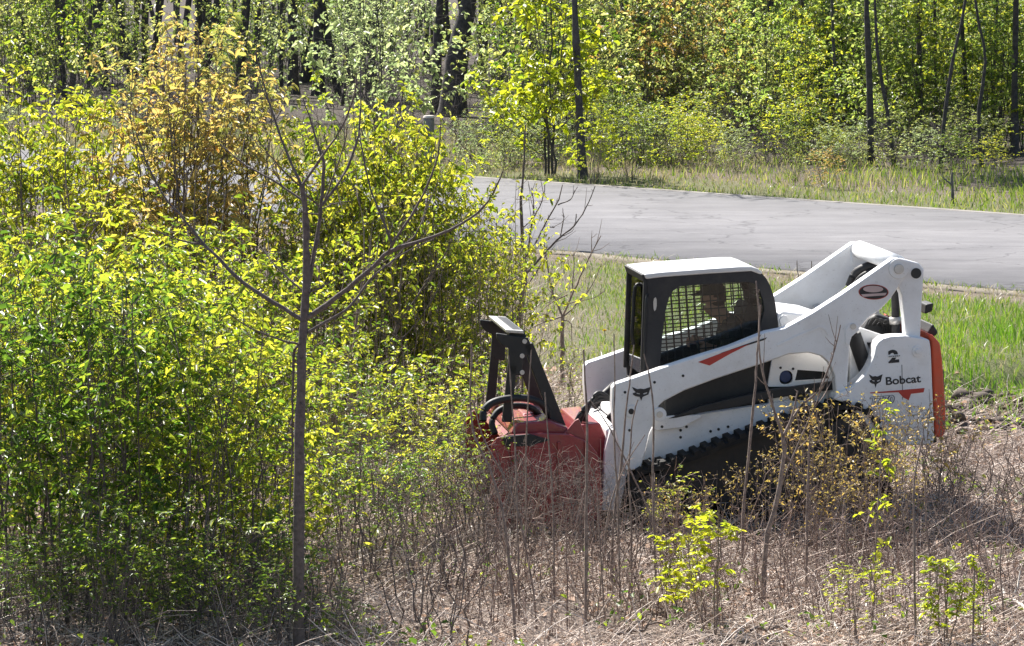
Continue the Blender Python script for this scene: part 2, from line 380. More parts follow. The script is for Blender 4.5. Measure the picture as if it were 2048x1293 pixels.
# ------------------------------------------------------------------ the loader's own frame
YAW = math.radians(7.0); PIT = math.radians(4.0)
_xm = Vector((math.cos(YAW) * math.cos(PIT), math.sin(YAW) * math.cos(PIT), math.sin(PIT)))   # towards its rear
_ym = Vector((-math.sin(YAW), math.cos(YAW), 0))                                             # towards its far side
_zm = _xm.cross(_ym)
_c = ground_pt(1520, 1052) + _ym * .95
LM = Matrix(((_xm.x, _ym.x, _zm.x, _c.x), (_xm.y, _ym.y, _zm.y, _c.y), (_xm.z, _ym.z, _zm.z, _c.z), (0, 0, 0, 1)))
LI = LM.inverted(); _o = LI @ CAM
def T(px, py, y):
    d = LI.to_3x3() @ ray(px, py); t = (y - _o.y) / d.y
    return Vector((_o.x + d.x * t, y, _o.z + d.z * t))
def TP(pts, y): return [(T(a, b, y).x, T(a, b, y).z) for a, b in pts]
def rounded(pts, it=2, keep=()):
    """corner cutting on a closed outline"""
    for k in range(it):
        out = []
        n = len(pts)
        for i in range(n):
            a, b = pts[i], pts[(i + 1) % n]
            out.append((a[0] * .75 + b[0] * .25, a[1] * .75 + b[1] * .25)); out.append((a[0] * .25 + b[0] * .75, a[1] * .25 + b[1] * .75))
        pts = out
    return pts
def finish(name, bm, mat, parent, bevel=0, smooth=False, seg=2):
    bmesh.ops.recalc_face_normals(bm, faces=bm.faces)
    me = bpy.data.meshes.new(name); bm.to_mesh(me); bm.free(); me.materials.append(mat)
    if smooth or bevel: me.polygons.foreach_set('use_smooth', np.ones(len(me.polygons), bool))
    o = link(bpy.data.objects.new(name, me), parent)
    if bevel:
        b = o.modifiers.new("edge", 'BEVEL'); b.width = bevel; b.segments = seg; b.limit_method = 'ANGLE'; b.angle_limit = math.radians(35)
        b.harden_normals = True
    return o
def prism(name, xz, y0, y1, mat, parent, bevel=.01, holes=()):
    """outline in the loader's x,z plane, with depth from y0 to y1"""
    bm = bmesh.new()
    if holes:
        edges = []
        for loop in (xz, *holes):
            vs = [bm.verts.new((x, y0, z)) for x, z in loop]
            edges += [bm.edges.new((vs[i], vs[(i + 1) % len(vs)])) for i in range(len(vs))]
        bmesh.ops.triangle_fill(bm, use_beauty=True, use_dissolve=False, edges=edges)
        r = bmesh.ops.extrude_face_region(bm, geom=list(bm.faces))
        bmesh.ops.translate(bm, vec=(0, y1 - y0, 0), verts=[v for v in r['geom'] if isinstance(v, bmesh.types.BMVert)])
    else:
        a = [bm.verts.new((x, y0, z)) for x, z in xz]; b = [bm.verts.new((x, y1, z)) for x, z in xz]
        bm.faces.new(a); bm.faces.new(b[::-1]); n = len(a)
        for i in range(n): bm.faces.new((a[i], b[i], b[(i + 1) % n], a[(i + 1) % n]))
    return finish(name, bm, mat, parent, bevel)
def both(name, xz, y0, y1, mat, parent, bevel=.01):
    """the same part on the near side (y0..y1, both negative) and on the far side"""
    return prism(name, xz, y0, y1, mat, parent, bevel), prism(name, xz, -y1, -y0, mat, parent, bevel)
def rod(name, p, q, r, mat, parent, seg=16, r2=None, bevel=0):
    bm = bmesh.new(); p = Vector(p); q = Vector(q); d = q - p
    bmesh.ops.create_cone(bm, cap_ends=True, segments=seg, radius1=r, radius2=r if r2 is None else r2, depth=d.length)
    bmesh.ops.transform(bm, matrix=Matrix.Translation((p + q) / 2) @ d.to_track_quat('Z', 'Y').to_matrix().to_4x4(), verts=bm.verts)
    o = finish(name, bm, mat, parent, bevel)
    for f in o.data.polygons: f.use_smooth = len(f.vertices) == 4
    return o
def pipe(name, pts, r, mat, parent, K=24, S=8):
    a = Acc(); P = resample(np.array([tuple(p) for p in pts]), K); a.add(*tubes(P[None], np.full((1, K), r), S))
    return a.obj(name, mat, parent, True)
def box(name, x0, x1, y0, y1, z0, z1, mat, parent, bevel=.01):
    return prism(name, [(x0, z0), (x1, z0), (x1, z1), (x0, z1)], y0, y1, mat, parent, bevel)
def lettering(name, s, px0, px1, py0, py1, y, mat, parent, offset=.0, shear=0):
    """flat letters standing 3 mm proud of the plane y, filling the given box of the photograph"""
    c = bpy.data.curves.new(name, 'FONT'); c.body = s; c.size = 1; c.extrude = .002; c.offset = offset; c.shear = shear
    t = bpy.data.objects.new(name, c); COL.objects.link(t)
    me = bpy.data.meshes.new_from_object(t.evaluated_get(bpy.context.evaluated_depsgraph_get()))
    bpy.data.objects.remove(t); bpy.data.curves.remove(c)
    n = len(me.vertices); co = np.zeros(n * 3); me.vertices.foreach_get('co', co); co = co.reshape(-1, 3)
    lo, hi = co.min(0), co.max(0); a, b = T(px0, py1, y), T(px1, py0, y)
    u = (co[:, 0] - lo[0]) / (hi[0] - lo[0]); v = (co[:, 1] - lo[1]) / (hi[1] - lo[1]); d = np.where(co[:, 2] > 0, -.003, 0)
    out = np.stack([a.x + u * (b.x - a.x), y + d, a.z + v * (b.z - a.z)], 1)
    me.vertices.foreach_set('co', out.ravel()); me.materials.clear(); me.materials.append(mat); me.update()
    o = link(bpy.data.objects.new(name, me), parent); return o

LOADER = empty("compact_track_loader", LM)
tag(LOADER, "white compact track loader with black cab clearing brush", "track loader")
AY0, AY1 = -.90, -.76          # lift arm, near side
# lift arms
arm_px = [(1787, 517), (1682, 590), (1624, 627), (1569, 657), (1533, 664), (1458, 694), (1389, 715), (1319, 738), (1268, 756), (1232, 768), (1225, 775),
          (1224, 812), (1228, 850), (1240, 905), (1252, 942), (1281, 940), (1290, 905), (1298, 868), (1312, 836), (1318, 812), (1328, 803), (1368, 782),
          (1430, 759), (1512, 732), (1545, 721), (1578, 709), (1617, 706), (1643, 713), (1659, 727), (1669, 752), (1672, 790), (1694, 790), (1696, 750),
          (1701, 674), (1717, 660), (1738, 636), (1761, 620), (1780, 600), (1797, 575), (1808, 556), (1808, 528), (1800, 517)]
arm = TP(arm_px, AY0)
arms = both("lift_arm", arm, AY0, AY1, M['white'], LOADER, .014)
link_px = [(1790, 521), (1805, 518), (1838, 527), (1848, 540), (1847, 560), (1844, 600), (1840, 690), (1812, 690), (1809, 640), (1803, 590), (1795, 570), (1784, 560), (1781, 540)]
rl = TP(link_px, -.885)
links_ = both("rear_link", rl, -.885, -.745, M['white'], LOADER, .012)
for s, a_ in ((1, arms[0]), (-1, arms[1])):
    y = AY0
    c = T(1797, 538, y)
    rod("pivot_boss", (c.x, s * (y - .012), c.z), (c.x, s * (y + .01), c.z), .085, M['white'], a_, 24, None, .004)
    rod("pivot_pin", (c.x, s * (y - .028), c.z), (c.x, s * (y + .005), c.z), .042, M['steel'], a_, 20, None, .004)
    c = T(1832, 547, -.885)
    rod("link_bore", (c.x, s * -.893, c.z), (c.x, s * -.84, c.z), .044, M['black'], links_[0 if s > 0 else 1], 20)
    c = T(1706, 653, y)
    rod("pivot_pin", (c.x, s * (y - .016), c.z), (c.x, s * (y + .005), c.z), .026, M['steel'], a_, 16, None, .003)
    for (px, py, rr) in ((1262, 823, .030), (1319, 829, .034)):
        c = T(px, py, y); rod("pivot_boss", (c.x, s * (y - .014), c.z), (c.x, s * (y + .01), c.z), rr * 1.7, M['white'], a_, 20, None, .003)
        rod("pivot_pin", (c.x, s * (y - .02), c.z), (c.x, s * (y + .005), c.z), rr * .8, M['steel'] if px > 1300 else M['black'], a_, 16)
    for (px, py) in ((1309, 765), (1366, 752), (1250, 785), (1324, 854), (1259, 861)):
        c = T(px, py, y); rod("bolt", (c.x, s * (y - .005), c.z), (c.x, s * (y + .005), c.z), .012, M['black'], a_, 10)
# weld ribs on the near arm
prism("stiffener", TP([(1553, 690), (1600, 668), (1640, 652), (1652, 655), (1657, 668), (1655, 671), (1648, 660), (1640, 657), (1602, 673), (1555, 694)], AY0), AY0 - .006, AY0 + .004, M['white'], arms[0], .003)
prism("stiffener", TP([(1690, 660), (1700, 646), (1716, 652), (1718, 660), (1703, 674), (1698, 690), (1690, 688)], AY0), AY0 - .008, AY0 + .004, M['white'], arms[0], .004)
prism("stripe", TP([(1396, 724.5), (1458, 701), (1500, 688), (1462, 707), (1419, 731.5)], AY0), AY0 - .004, AY0 + .002, M['inkred'], arms[0], 0)
prism("stripe", TP([(1440, 707), (1500, 686), (1534, 675), (1530, 680), (1500, 689.5), (1462, 702)], AY0), AY0 - .0035, AY0 + .002, M['ink'], arms[0], 0)
HEAD = [(0, 1), (.28, .83), (.45, .87), (.62, .83), (1, 1), (.9, .62), (.86, .45), (.7, .36), (.56, .28), (.48, 0), (.40, .28), (.2, .32), (.06, .42), (.04, .55), (.2, .6), (.08, .78)]
EYE1 = [(.22, .58), (.42, .52), (.40, .46), (.26, .50)]; EYE2 = [(.58, .52), (.80, .62), (.78, .52), (.62, .45)]
def head_logo(parent, x0, x1, y0, y1, y):
    pl = lambda P: TP([(x0 + u * (x1 - x0), y1 + v * (y0 - y1)) for u, v in P], y)
    prism("emblem", pl(HEAD), y - .004, y + .002, M['ink'], parent, 0, (pl(EYE1), pl(EYE2)))
head_logo(arms[0], 1264, 1302, 774, 802, AY0)
ov = lambda cx, cy, a, b, n=28: [(cx + a * math.cos(i * 2 * math.pi / n) - .06 * b * math.sin(i * 2 * math.pi / n), cy - b * math.sin(i * 2 * math.pi / n)) for i in range(n)]
prism("oval_sticker", TP(ov(1747, 584.5, 30, 15.2), AY0), AY0 - .003, AY0 + .002, M['inkred'], arms[0], 0)
prism("oval_sticker", TP(ov(1747, 584.5, 28.5, 13.8), AY0), AY0 - .0055, AY0 + .002, M['ink'], arms[0], 0)
prism("oval_sticker", TP(ov(1746, 578.5, 20, 6.5), AY0), AY0 - .008, AY0 + .002, M['inkpale'], arms[0], 0)
prism("sticker_band", TP([(1722, 589), (1773, 586), (1770, 591), (1726, 594)], AY0), AY0 - .008, AY0 + .002, M['inkpale'], arms[0], 0)
# cross tubes between the arms
c = T(1797, 538, AY0); rod("cross_tube", (c.x + .02, -.76, c.z + .03), (c.x + .02, .76, c.z + .03), .075, M['white'], LOADER, 24)
c = T(1262, 850, AY0); rod("cross_tube", (c.x, -.76, c.z), (c.x, .76, c.z), .065, M['white'], LOADER, 20)
# far-side hose loop and hydraulic lines behind the cab
pipe("hydraulic_hose", [T(1700, 572, .55), T(1712, 548, .5), T(1735, 535, .45), T(1760, 533, .4), T(1785, 545, .3)], .045, M['hose'], LOADER)
pipe("hydraulic_hose", [T(1706, 578, .45), T(1722, 556, .4), T(1745, 545, .35), T(1775, 548, .2)], .03, M['hose'], LOADER)

# rear upright with lettering
RY0 = -.94
rp_px = [(1752, 694), (1757, 685), (1766, 678), (1782, 673.5), (1812, 672), (1840, 676), (1859, 680), (1862, 700), (1869, 873), (1866, 890), (1790, 892), (1752, 888),
         (1735, 852), (1712, 822), (1690, 806), (1668, 800), (1672, 788), (1696, 779), (1705, 773), (1728, 753), (1746, 718), (1749, 710)]
rps = both("rear_side_panel", TP(rp_px, RY0), RY0, -.70, M['white'], LOADER, .014)
P0 = rps[0]
lettering("lettering", "2", 1777, 1797, 699, 727, RY0, M['ink'], P0, .045)
prism("lettering_band", TP([(1775, 710), (1801, 709), (1801, 715), (1775, 716)], RY0), RY0 - .0045, RY0 + .001, M['white'], P0, 0)
bpy.context.view_layer.update()
lettering("lettering", "SPEED", 1777, 1800, 710.5, 715, RY0 - .0045, M['ink'], P0, .02, .15)
lettering("lettering", "Bobcat", 1772, 1841, 749, 771, RY0, M['ink'], P0, .02)
head_logo(P0, 1738, 1765, 749, 776, RY0)
lettering("lettering", "T770", 1740, 1789, 790, 812, RY0, M['inkgrey'], P0, .06, .2)
lettering("lettering", "T770", 1741.5, 1787, 791.5, 810, RY0 - .0035, M['white'], P0, -.005, .2)
prism("stripe", TP([(1740, 785.5), (1796, 781), (1849, 776.5), (1847, 785), (1822, 788), (1817, 801), (1806, 795), (1797, 785), (1740, 787)], RY0), RY0 - .004, RY0 + .001, M['inkred'], P0, 0)
prism("panel_seam", TP([(1803, 730), (1804.3, 730), (1806, 800), (1804.6, 800)], RY0), RY0 - .002, RY0 + .001, M['inkgrey'], P0, 0)
for s in (1, -1):
    for (px, py, r) in ((1835, 703, .048), (1835, 703, .022)):
        c = T(px, py, RY0); rod("pivot_boss", (c.x, s * (RY0 - (.012 if r > .03 else .03)), c.z), (c.x, s * (RY0 + .01), c.z), r, M['white'], rps[0 if s > 0 else 1], 20, None, .003)
# tailgate
tg_px = [(1851, 664), (1866, 671), (1881, 687), (1885, 718), (1892, 818), (1891, 868), (1884, 876), (1872, 876), (1870, 860), (1862, 684)]
tailgate = prism("tailgate", TP(tg_px, -.86), -.86, .86, M['orange'], LOADER, .03)
prism("tailgate_grille", TP([(1884, 740), (1888, 740), (1891, 830), (1887, 830)], -.55), -.55, .55, M['black'], tailgate, .01)
bl = prism("rear_bumper", TP([(1850, 690), (1866, 690), (1874, 885), (1860, 890)], -.80), -.80, .80, M['black'], LOADER, .01)
prism("tail_lamp", TP([(1844, 606), (1860, 603), (1858, 620), (1842, 626)], .60), .45, .72, M['black'], LOADER, .015)
prism("tail_lamp", TP([(1850, 640), (1862, 660), (1852, 668), (1838, 660)], -.2), -.5, .5, M['black'], LOADER, .02)
# engine housing and chassis
chassis_px = [(1325, 770), (1440, 735), (1530, 700), (1545, 660), (1620, 648), (1700, 652), (1745, 668), (1765, 690), (1850, 684), (1860, 880), (1700, 900), (1500, 900), (1330, 920)]
prism("chassis", TP(chassis_px, -.56), -.56, .56, M['black'], LOADER, .03)
prism("engine_hood", TP([(1552, 632), (1565, 622), (1640, 632), (1700, 652), (1745, 668), (1740, 690), (1545, 676)], -.50), -.50, .50, M['white'], LOADER, .03)
prism("hood_bracket", TP([(1558, 640), (1565, 630), (1574, 632), (1580, 645), (1562, 655)], -.56), -.57, -.545, M['white'], LOADER, .006)
prism("radiator_cover", TP([(1736, 640), (1752, 628), (1790, 640), (1800, 690), (1752, 690), (1722, 668)], -.40), -.40, .40, M['black'], LOADER, .03)
prism("engine_panel", TP([(1700, 664), (1722, 656), (1770, 672), (1752, 690), (1748, 712), (1728, 752), (1700, 775)], -.66), -.66, -.58, M['white'], LOADER, .012)
# side panel under the arm, with its openings
sp = TP([(1545, 716), (1600, 700), (1650, 700), (1668, 720), (1672, 768), (1645, 773), (1538, 774), (1536, 770)], -.62)
h1 = TP(rounded([(1560, 742), (1585, 741), (1586, 768), (1558, 770)], 2), -.62)
h2 = TP([(1595, 740), (1649, 744), (1660, 758), (1590, 762)], -.62)
side = prism("side_panel", sp, -.62, -.585, M['white'], LOADER, 0, (h1, h2))
c = T(1571, 754, -.62); rod("filler_cap", (c.x, -.615, c.z), (c.x, -.56, c.z), .05, M['blue'], side, 20, None, .008)
for (px, py) in ((1561, 736), (1586, 738)):
    c = T(px, py, -.62); rod("bolt", (c.x, -.626, c.z), (c.x, -.61, c.z), .011, M['black'], side, 10)
prism("lower_side_panel", TP([(1538, 790), (1600, 783), (1668, 776), (1680, 800), (1660, 830), (1538, 845)], -.63), -.63, -.575, M['white'], LOADER, .01)
prism("panel_slot", TP(rounded([(1576, 789), (1617, 786), (1619, 799), (1580, 804)], 1), -.63), -.634, -.60, M['black'], LOADER, 0)
# front frame panel beside the track
fp = TP([(1309, 847), (1353, 837), (1403, 828), (1474, 817), (1536, 808), (1582, 799), (1584, 850), (1470, 905), (1395, 935), (1330, 945), (1284, 930), (1292, 895), (1298, 868)], -.66)
front = both("frame_side_panel", fp, -.66, -.58, M['white'], LOADER, .012)
prism("frame_flange", TP([(1306, 838), (1352, 832), (1400, 829), (1404, 835), (1364, 856), (1312, 862), (1303, 852)], -.72), -.72, -.655, M['white'], front[0], .008)
for (px, py) in ((1361, 861), (1361, 875), (1373, 854), (1421, 863), (1437, 859), (1456, 854), (1523, 843), (1539, 838), (1299, 918), (1400, 895)):
    c = T(px, py, -.66); rod("bolt", (c.x, -.666, c.z), (c.x, -.65, c.z), .012, M['black'], front[0], 10)
# long dark hydraulic arm in the gap and the cylinders
prism("lower_link", TP([(1336, 838), (1400, 812), (1470, 795), (1540, 780), (1690, 760), (1692, 776), (1540, 798), (1470, 815), (1400, 826), (1352, 836)], -.72), -.73, -.66, M['black'], LOADER, .012)
for s in (1, -1):
    a, b = T(1707, 668, -.70), T(1740, 765, -.70)
    cy = rod("lift_cylinder", (a.x, s * -.70, a.z), (b.x, s * -.70, b.z), .062, M['black'], LOADER, 20, None, .008)
    a2 = T(1697, 640, -.70); rod("cylinder_rod", (a.x, s * -.70, a.z), (a2.x, s * -.70, a2.z), .03, M['steel'], cy, 14)
    a, b = T(1790, 560, -.62), T(1792, 672, -.62)
    cy = rod("tilt_cylinder", (a.x, s * -.62, a.z), (b.x, s * -.62, b.z), .036, M['black'], LOADER, 16, None, .006)
    rod("cylinder_collar", (b.x, s * -.62, b.z + .10), (b.x, s * -.62, b.z + .16), .05, M['steel'], cy, 16)
for k in range(4):
    pipe("hydraulic_hose", [T(1722 + 6 * k, 672, -.60), T(1738 + 4 * k, 690, -.66), T(1745 + 3 * k, 715, -.66), T(1738 + 3 * k, 745, -.62)], .012, M['hose'], LOADER, 14, 6)
    pipe("hydraulic_hose", [T(1738 + 9 * k, 650, -.45), T(1748 + 8 * k, 636 + 4 * k, -.5), T(1762 + 8 * k, 644, -.5), T(1770 + 6 * k, 664, -.45)], .013, M['hose'], LOADER, 14, 6)

# cab
CY = -.50
cab_px = [(1294, 551), (1324, 547), (1420, 541), (1480, 537), (1502, 537), (1514, 540), (1523, 546), (1533, 558), (1540, 571), (1547, 590), (1551, 608), (1557, 652), (1560, 700),
          (1540, 760), (1290, 790), (1287, 750), (1290, 690), (1296, 600), (1296, 576)]
win_px = [(1359, 574), (1400, 570), (1493, 564), (1510, 567), (1520, 582), (1527, 603), (1529, 622), (1522, 650), (1516, 678), (1412, 712), (1319, 742), (1324, 680), (1331, 622), (1338, 596), (1347, 581)]
cabo = TP(cab_px, CY); win = TP(win_px, CY)
cab = empty("cab"); cab.parent = LOADER
for y0, y1 in ((CY, CY + .07), (-CY - .07, -CY)):
    prism("side_frame", cabo, y0, y1, M['cab'], cab, 0, (win,))
for y in (CY + .04, -CY - .04):
    prism("side_window", win, y, y + .006, M['glass'], cab, 0)
    # steel screen behind the pane
    a = Acc(); xs_ = [p[0] for p in win]; zs_ = [p[1] for p in win]; x0, x1, z0, z1 = min(xs_), max(xs_), min(zs_), max(zs_)
    yy = y + .02 if y < 0 else y - .02
    def inside(x, z):
        n = len(win); c_ = False
        for i in range(n):
            (xa, za), (xb, zb) = win[i], win[i - 1]
            if (za > z) != (zb > z) and x < (xb - xa) * (z - za) / (zb - za) + xa: c_ = not c_
        return c_
    def spans(fn, lo, hi):
        t = np.linspace(lo, hi, 160); on = [fn(v) for v in t]; i = 0
        while i < len(t):
            if on[i]:
                j = i
                while j + 1 < len(t) and on[j + 1]: j += 1
                if j > i: yield t[i], t[j]
                i = j + 1
            else: i += 1
    segs = []
    for x in np.arange(x0 + .02, x1, .066):
        segs += [((x, yy, a_), (x, yy, b_)) for a_, b_ in spans(lambda v: inside(x, v), z0, z1)]
    for z in np.arange(z0 + .02, z1, .066):
        segs += [((a_, yy + .006, z), (b_, yy + .006, z)) for a_, b_ in spans(lambda v: inside(v, z), x0, x1)]
    a.add(*tubes(np.array(segs), np.full((len(segs), 2), .0052), 5)); a.obj("window_grille", M['black'], cab)
# roof: a curved slab, a little wider than the frame, with a visor at the front
roof_px = [(1288, 549), (1324, 545), (1420, 538), (1480, 534), (1503, 534), (1516, 538), (1526, 546), (1522, 550), (1503, 543), (1420, 548), (1324, 555), (1292, 559)]
roof = prism("cab_roof", TP(roof_px, CY - .01), CY - .01, -CY + .01, M['roof'], cab, .02)
prism("roof_seam", TP([(1330, 545.2), (1352, 542.6), (1352, 546), (1330, 548)], CY + .10), CY + .10, CY + .14, M['black'], cab, 0)
rv = TP([(1283, 550), (1290, 549), (1293, 562), (1288, 566)], CY); prism("visor", rv, CY + .01, -CY - .01, M['cab'], cab, .01)
# front door, rear window, floor and bulkhead
fr = TP([(1293, 566), (1297, 566), (1291, 752), (1287, 752)], CY); prism("front_glass", fr, CY + .05, -CY - .05, M['glass'], cab, 0)
for y in (CY + .01, -CY - .05):
    prism("door_post", TP([(1288, 560), (1298, 560), (1293, 760), (1281, 760)], CY), y, y + .04, M['cab'], cab, .006)
prism("rear_wall", TP([(1541, 640), (1552, 612), (1558, 652), (1560, 760), (1548, 760)], CY), CY + .07, -CY - .07, M['cab'], cab, 0)
prism("rear_wall", TP([(1512, 548), (1524, 550), (1540, 575), (1550, 604), (1541, 606), (1530, 578)], CY), CY + .07, -CY - .07, M['cab'], cab, 0)
prism("cab_floor", TP([(1285, 775), (1560, 755), (1560, 800), (1285, 800)], CY), CY + .07, -CY - .07, M['cab'], cab, 0)
pipe("grab_handle", [T(1283, 569, -.1), T(1273, 571, -.1), T(1269, 585, -.1), T(1266, 640, -.1), T(1264, 665, -.1), T(1267, 690, -.1)], .016, M['black'], cab)
pipe("grab_handle", [T(1296, 590, CY), T(1293, 600, CY - .03), T(1290, 660, CY - .03), T(1288, 740, CY - .02)], .013, M['black'], cab)
prism("door_mirror", TP(rounded([(1306, 598), (1313, 594), (1313, 618), (1307, 624)], 1), CY), CY - .012, CY + .004, M['steel'], cab, 0)
prism("seat_back", TP(rounded([(1490, 610), (1510, 606), (1522, 690), (1516, 740), (1490, 740), (1482, 690)], 2), -.25), -.25, .25, M['seat'], cab, .03)
prism("seat_cushion", TP(rounded([(1405, 728), (1500, 724), (1510, 752), (1405, 756)], 2), -.25), -.25, .25, M['seat'], cab, .03)
for s in (-.32, .32):
    prism("control_console", TP([(1400, 715), (1480, 705), (1486, 750), (1400, 752)], s), s - .06, s + .06, M['seat'], cab, .015)
    a, b = T(1402, 715, s), T(1394, 683, s); rod("joystick", a, b, .013, M['black'], cab, 10); rod("knob", b, b + Vector((-.012, 0, .06)), .022, M['black'], cab, 12, .017)

# tracks: belt, lugs, wheels and frame
TY0, TY1 = -.98, -.54
tr_px = [(1262, 985), (1264, 965), (1274, 947), (1292, 939), (1340, 928), (1395, 910), (1445, 890), (1492, 873), (1550, 852), (1620, 828), (1665, 815), (1695, 810), (1725, 815), (1748, 832), (1763, 858),
         (1770, 890), (1775, 930), (1780, 970), (1778, 1005), (1762, 1036), (1735, 1046), (1640, 1050), (1520, 1052), (1400, 1052), (1320, 1052), (1290, 1045), (1270, 1020)]
tp = [(x, z) for x, z in TP(tr_px, TY0)]
def closed_resample(pts, n):
    P = np.array(pts + [pts[0]]); d = np.r_[0, np.cumsum(np.hypot(*np.diff(P, axis=0).T))]; t = np.linspace(0, d[-1], n, endpoint=False)
    return np.stack([np.interp(t, d, P[:, 0]), np.interp(t, d, P[:, 1])], 1)
lug_me = None
for s in (1, -1):
    tr = empty("track"); tr.parent = LOADER
    R_ = closed_resample(tp, 120); cen = R_.mean(0); tang = np.roll(R_, -1, 0) - np.roll(R_, 1, 0); nn = np.stack([tang[:, 1], -tang[:, 0]], 1); nn = nn / np.linalg.norm(nn, axis=1)[:, None]
    if ((R_ - cen) * nn).sum() < 0: nn = -nn
    inner = R_ - nn * .035
    prism("belt", [tuple(p) for p in R_], min(s * TY0, s * TY1), max(s * TY0, s * TY1), M['rubber'], tr, 0, ([tuple(p) for p in inner],))
    L = closed_resample(tp, 54)
    for i in range(54):
        p = L[i]; t = L[(i + 1) % 54] - L[i - 1]; ang = math.atan2(t[1], t[0])
        if lug_me is None:
            lo = prism("track_lug", [(-.036, -.008), (.036, -.008), (.024, .030), (-.024, .030)], TY0 - .004, TY1 + .004, M['rubber'], tr, 0); lug_me = lo.data
        else:
            lo = link(bpy.data.objects.new("track_lug", lug_me), tr)
        out = 1 if ((p - cen) @ np.array([-t[1], t[0]])) > 0 else -1
        lo.location = (p[0], 0 if s > 0 else -(TY0 + TY1), p[1]); lo.rotation_euler = (0, -ang if out > 0 else -ang + math.pi, 0)
        if out < 0 and s > 0: lo.rotation_euler = (0, -ang + math.pi, 0)
    for (px, py, r, nm) in ((1312, 993, .185, "front_idler"), (1712, 890, .25, "drive_sprocket"), (1725, 990, .17, "rear_idler"), (1400, 1013, .12, "roller"), (1470, 1013, .12, "roller"), (1545, 1013, .12, "roller"), (1620, 1010, .12, "roller")):
        c = T(px, py, TY0); w = rod(nm, (c.x, s * (TY0 + .08), c.z), (c.x, s * (TY1 - .04), c.z), r, M['black'], tr, 28, None, .01)
        rod("hub", (c.x, s * (TY0 + .05), c.z), (c.x, s * (TY0 + .09), c.z), r * .45, M['black'], tr, 18, None, .006)
    prism("track_frame", TP([(1300, 960), (1340, 940), (1420, 912), (1560, 862), (1690, 824), (1735, 850), (1730, 985), (1640, 1000), (1330, 1005)], TY0), min(s * (TY0 + .16), s * (TY1 - .08)), max(s * (TY0 + .16), s * (TY1 - .08)), M['black'], tr, .01)
# quick coupler at the front of the arms
prism("coupler_plate", TP([(1215, 862), (1240, 852), (1244, 940), (1232, 1020), (1204, 1022), (1208, 940)], -.70), -.72, .72, M['white'], LOADER, .012)
for s in (1, -1):
    prism("coupler_ear", TP([(1204, 1022), (1210, 900), (1222, 858), (1246, 866), (1262, 930), (1238, 1024)], -.80), min(s * -.80, s * -.73), max(s * -.80, s * -.73), M['white'], LOADER, .01)
    a, b = T(1222, 845, -.62), T(1270, 800, -.62)
    cy = rod("coupler_cylinder", (a.x, s * -.5, a.z), (b.x, s * -.5, b.z), .04, M['black'], LOADER, 16)
for k in range(3):
    pipe("hydraulic_hose", [T(1150 + 8 * k, 846, -.5 + .05 * k), T(1170 + 6 * k, 815 - 5 * k, -.5), T(1200, 800 - 7 * k, -.45), T(1236, 800 + 6 * k, -.45)], .02, M['hose'], LOADER, 16, 7)

# ------------------------------------------------------------------ forestry mulcher
MUL = empty("forestry_mulcher", LM)
tag(MUL, "red brush mulcher head with black push bar on the loader's front", "mulcher")
MY0 = -.95
ep = [(984, 888), (994, 876), (1020, 870), (1085, 867), (1140, 869), (1176, 884), (1194, 906), (1202, 940), (1206, 1005), (1200, 1036), (1180, 1050), (1090, 1054), (1010, 1052), (990, 1036), (981, 985), (980, 930)]
for y0, y1 in ((MY0, MY0 + .04), (-MY0 - .04, -MY0)):
    e = prism("end_plate", TP(ep, MY0), y0, y1, M['red'], MUL, .01)
    if y0 < 0:
        for (px, py, r) in ((1078, 897, .05), (1090, 975, .10), (1130, 930, .025), (1150, 985, .025), (1040, 1000, .025), (1045, 925, .025)):
            c = T(px, py, MY0); rod("bearing_cap", (c.x, MY0 - .02, c.z), (c.x, MY0 + .01, c.z), r, M['red'], e, 20, None, .006)
        for (xa, xb) in ((1020, 1026), (1114, 1120), (1168, 1174)):
            prism("stiffener", TP([(xa, 884), (xb, 884), (xb + 4, 1040), (xa + 4, 1040)], MY0), MY0 - .035, MY0 + .005, M['red'], e, .004)
        prism("cavity_shade_band", TP([(1004, 874), (1060, 868), (1100, 880), (1060, 892), (1010, 894)], MY0), MY0 - .02, MY0 + .01, M['hose'], e, .004)  # black band drawing the shade of the cavity below the top deck
        prism("skid_shoe", TP([(985, 1035), (1010, 1050), (1190, 1052), (1200, 1030), (1205, 1060), (1000, 1064)], MY0), MY0 - .03, MY0 + .05, M['red'], e, .006)
shell = TP([(1010, 886), (1032, 872), (1085, 870), (1135, 876), (1170, 892), (1188, 914), (1196, 950), (1198, 1000), (1180, 1000), (1176, 950), (1160, 915), (1130, 894), (1085, 888), (1036, 890)], MY0)
prism("housing", shell, MY0 + .04, -MY0 - .04, M['red'], MUL, .012)
prism("top_deck", TP([(1020, 868), (1036, 846), (1100, 842), (1140, 858), (1150, 874), (1090, 872), (1036, 874)], MY0 + .1), MY0 + .1, -MY0 - .1, M['red'], MUL, .02)
prism("motor_cover", TP([(1034, 850), (1046, 828), (1078, 824), (1096, 832), (1102, 852)], -.35), -.35, .25, M['red'], MUL, .02)
prism("mount_frame", TP([(1150, 880), (1160, 850), (1200, 846), (1214, 880), (1212, 1010), (1196, 1012), (1192, 920)], -.6), -.6, .6, M['red'], MUL, .015)
prism("gusset", TP([(1125, 872), (1150, 842), (1158, 838), (1176, 884)], MY0 + .06), MY0 + .06, MY0 + .10, M['red'], MUL, .006)
c = T(1090, 975, MY0)
drum = rod("rotor", (c.x, MY0 + .05, c.z), (c.x, -MY0 - .05, c.z), .17, M['black'], MUL, 28)
tooth = None
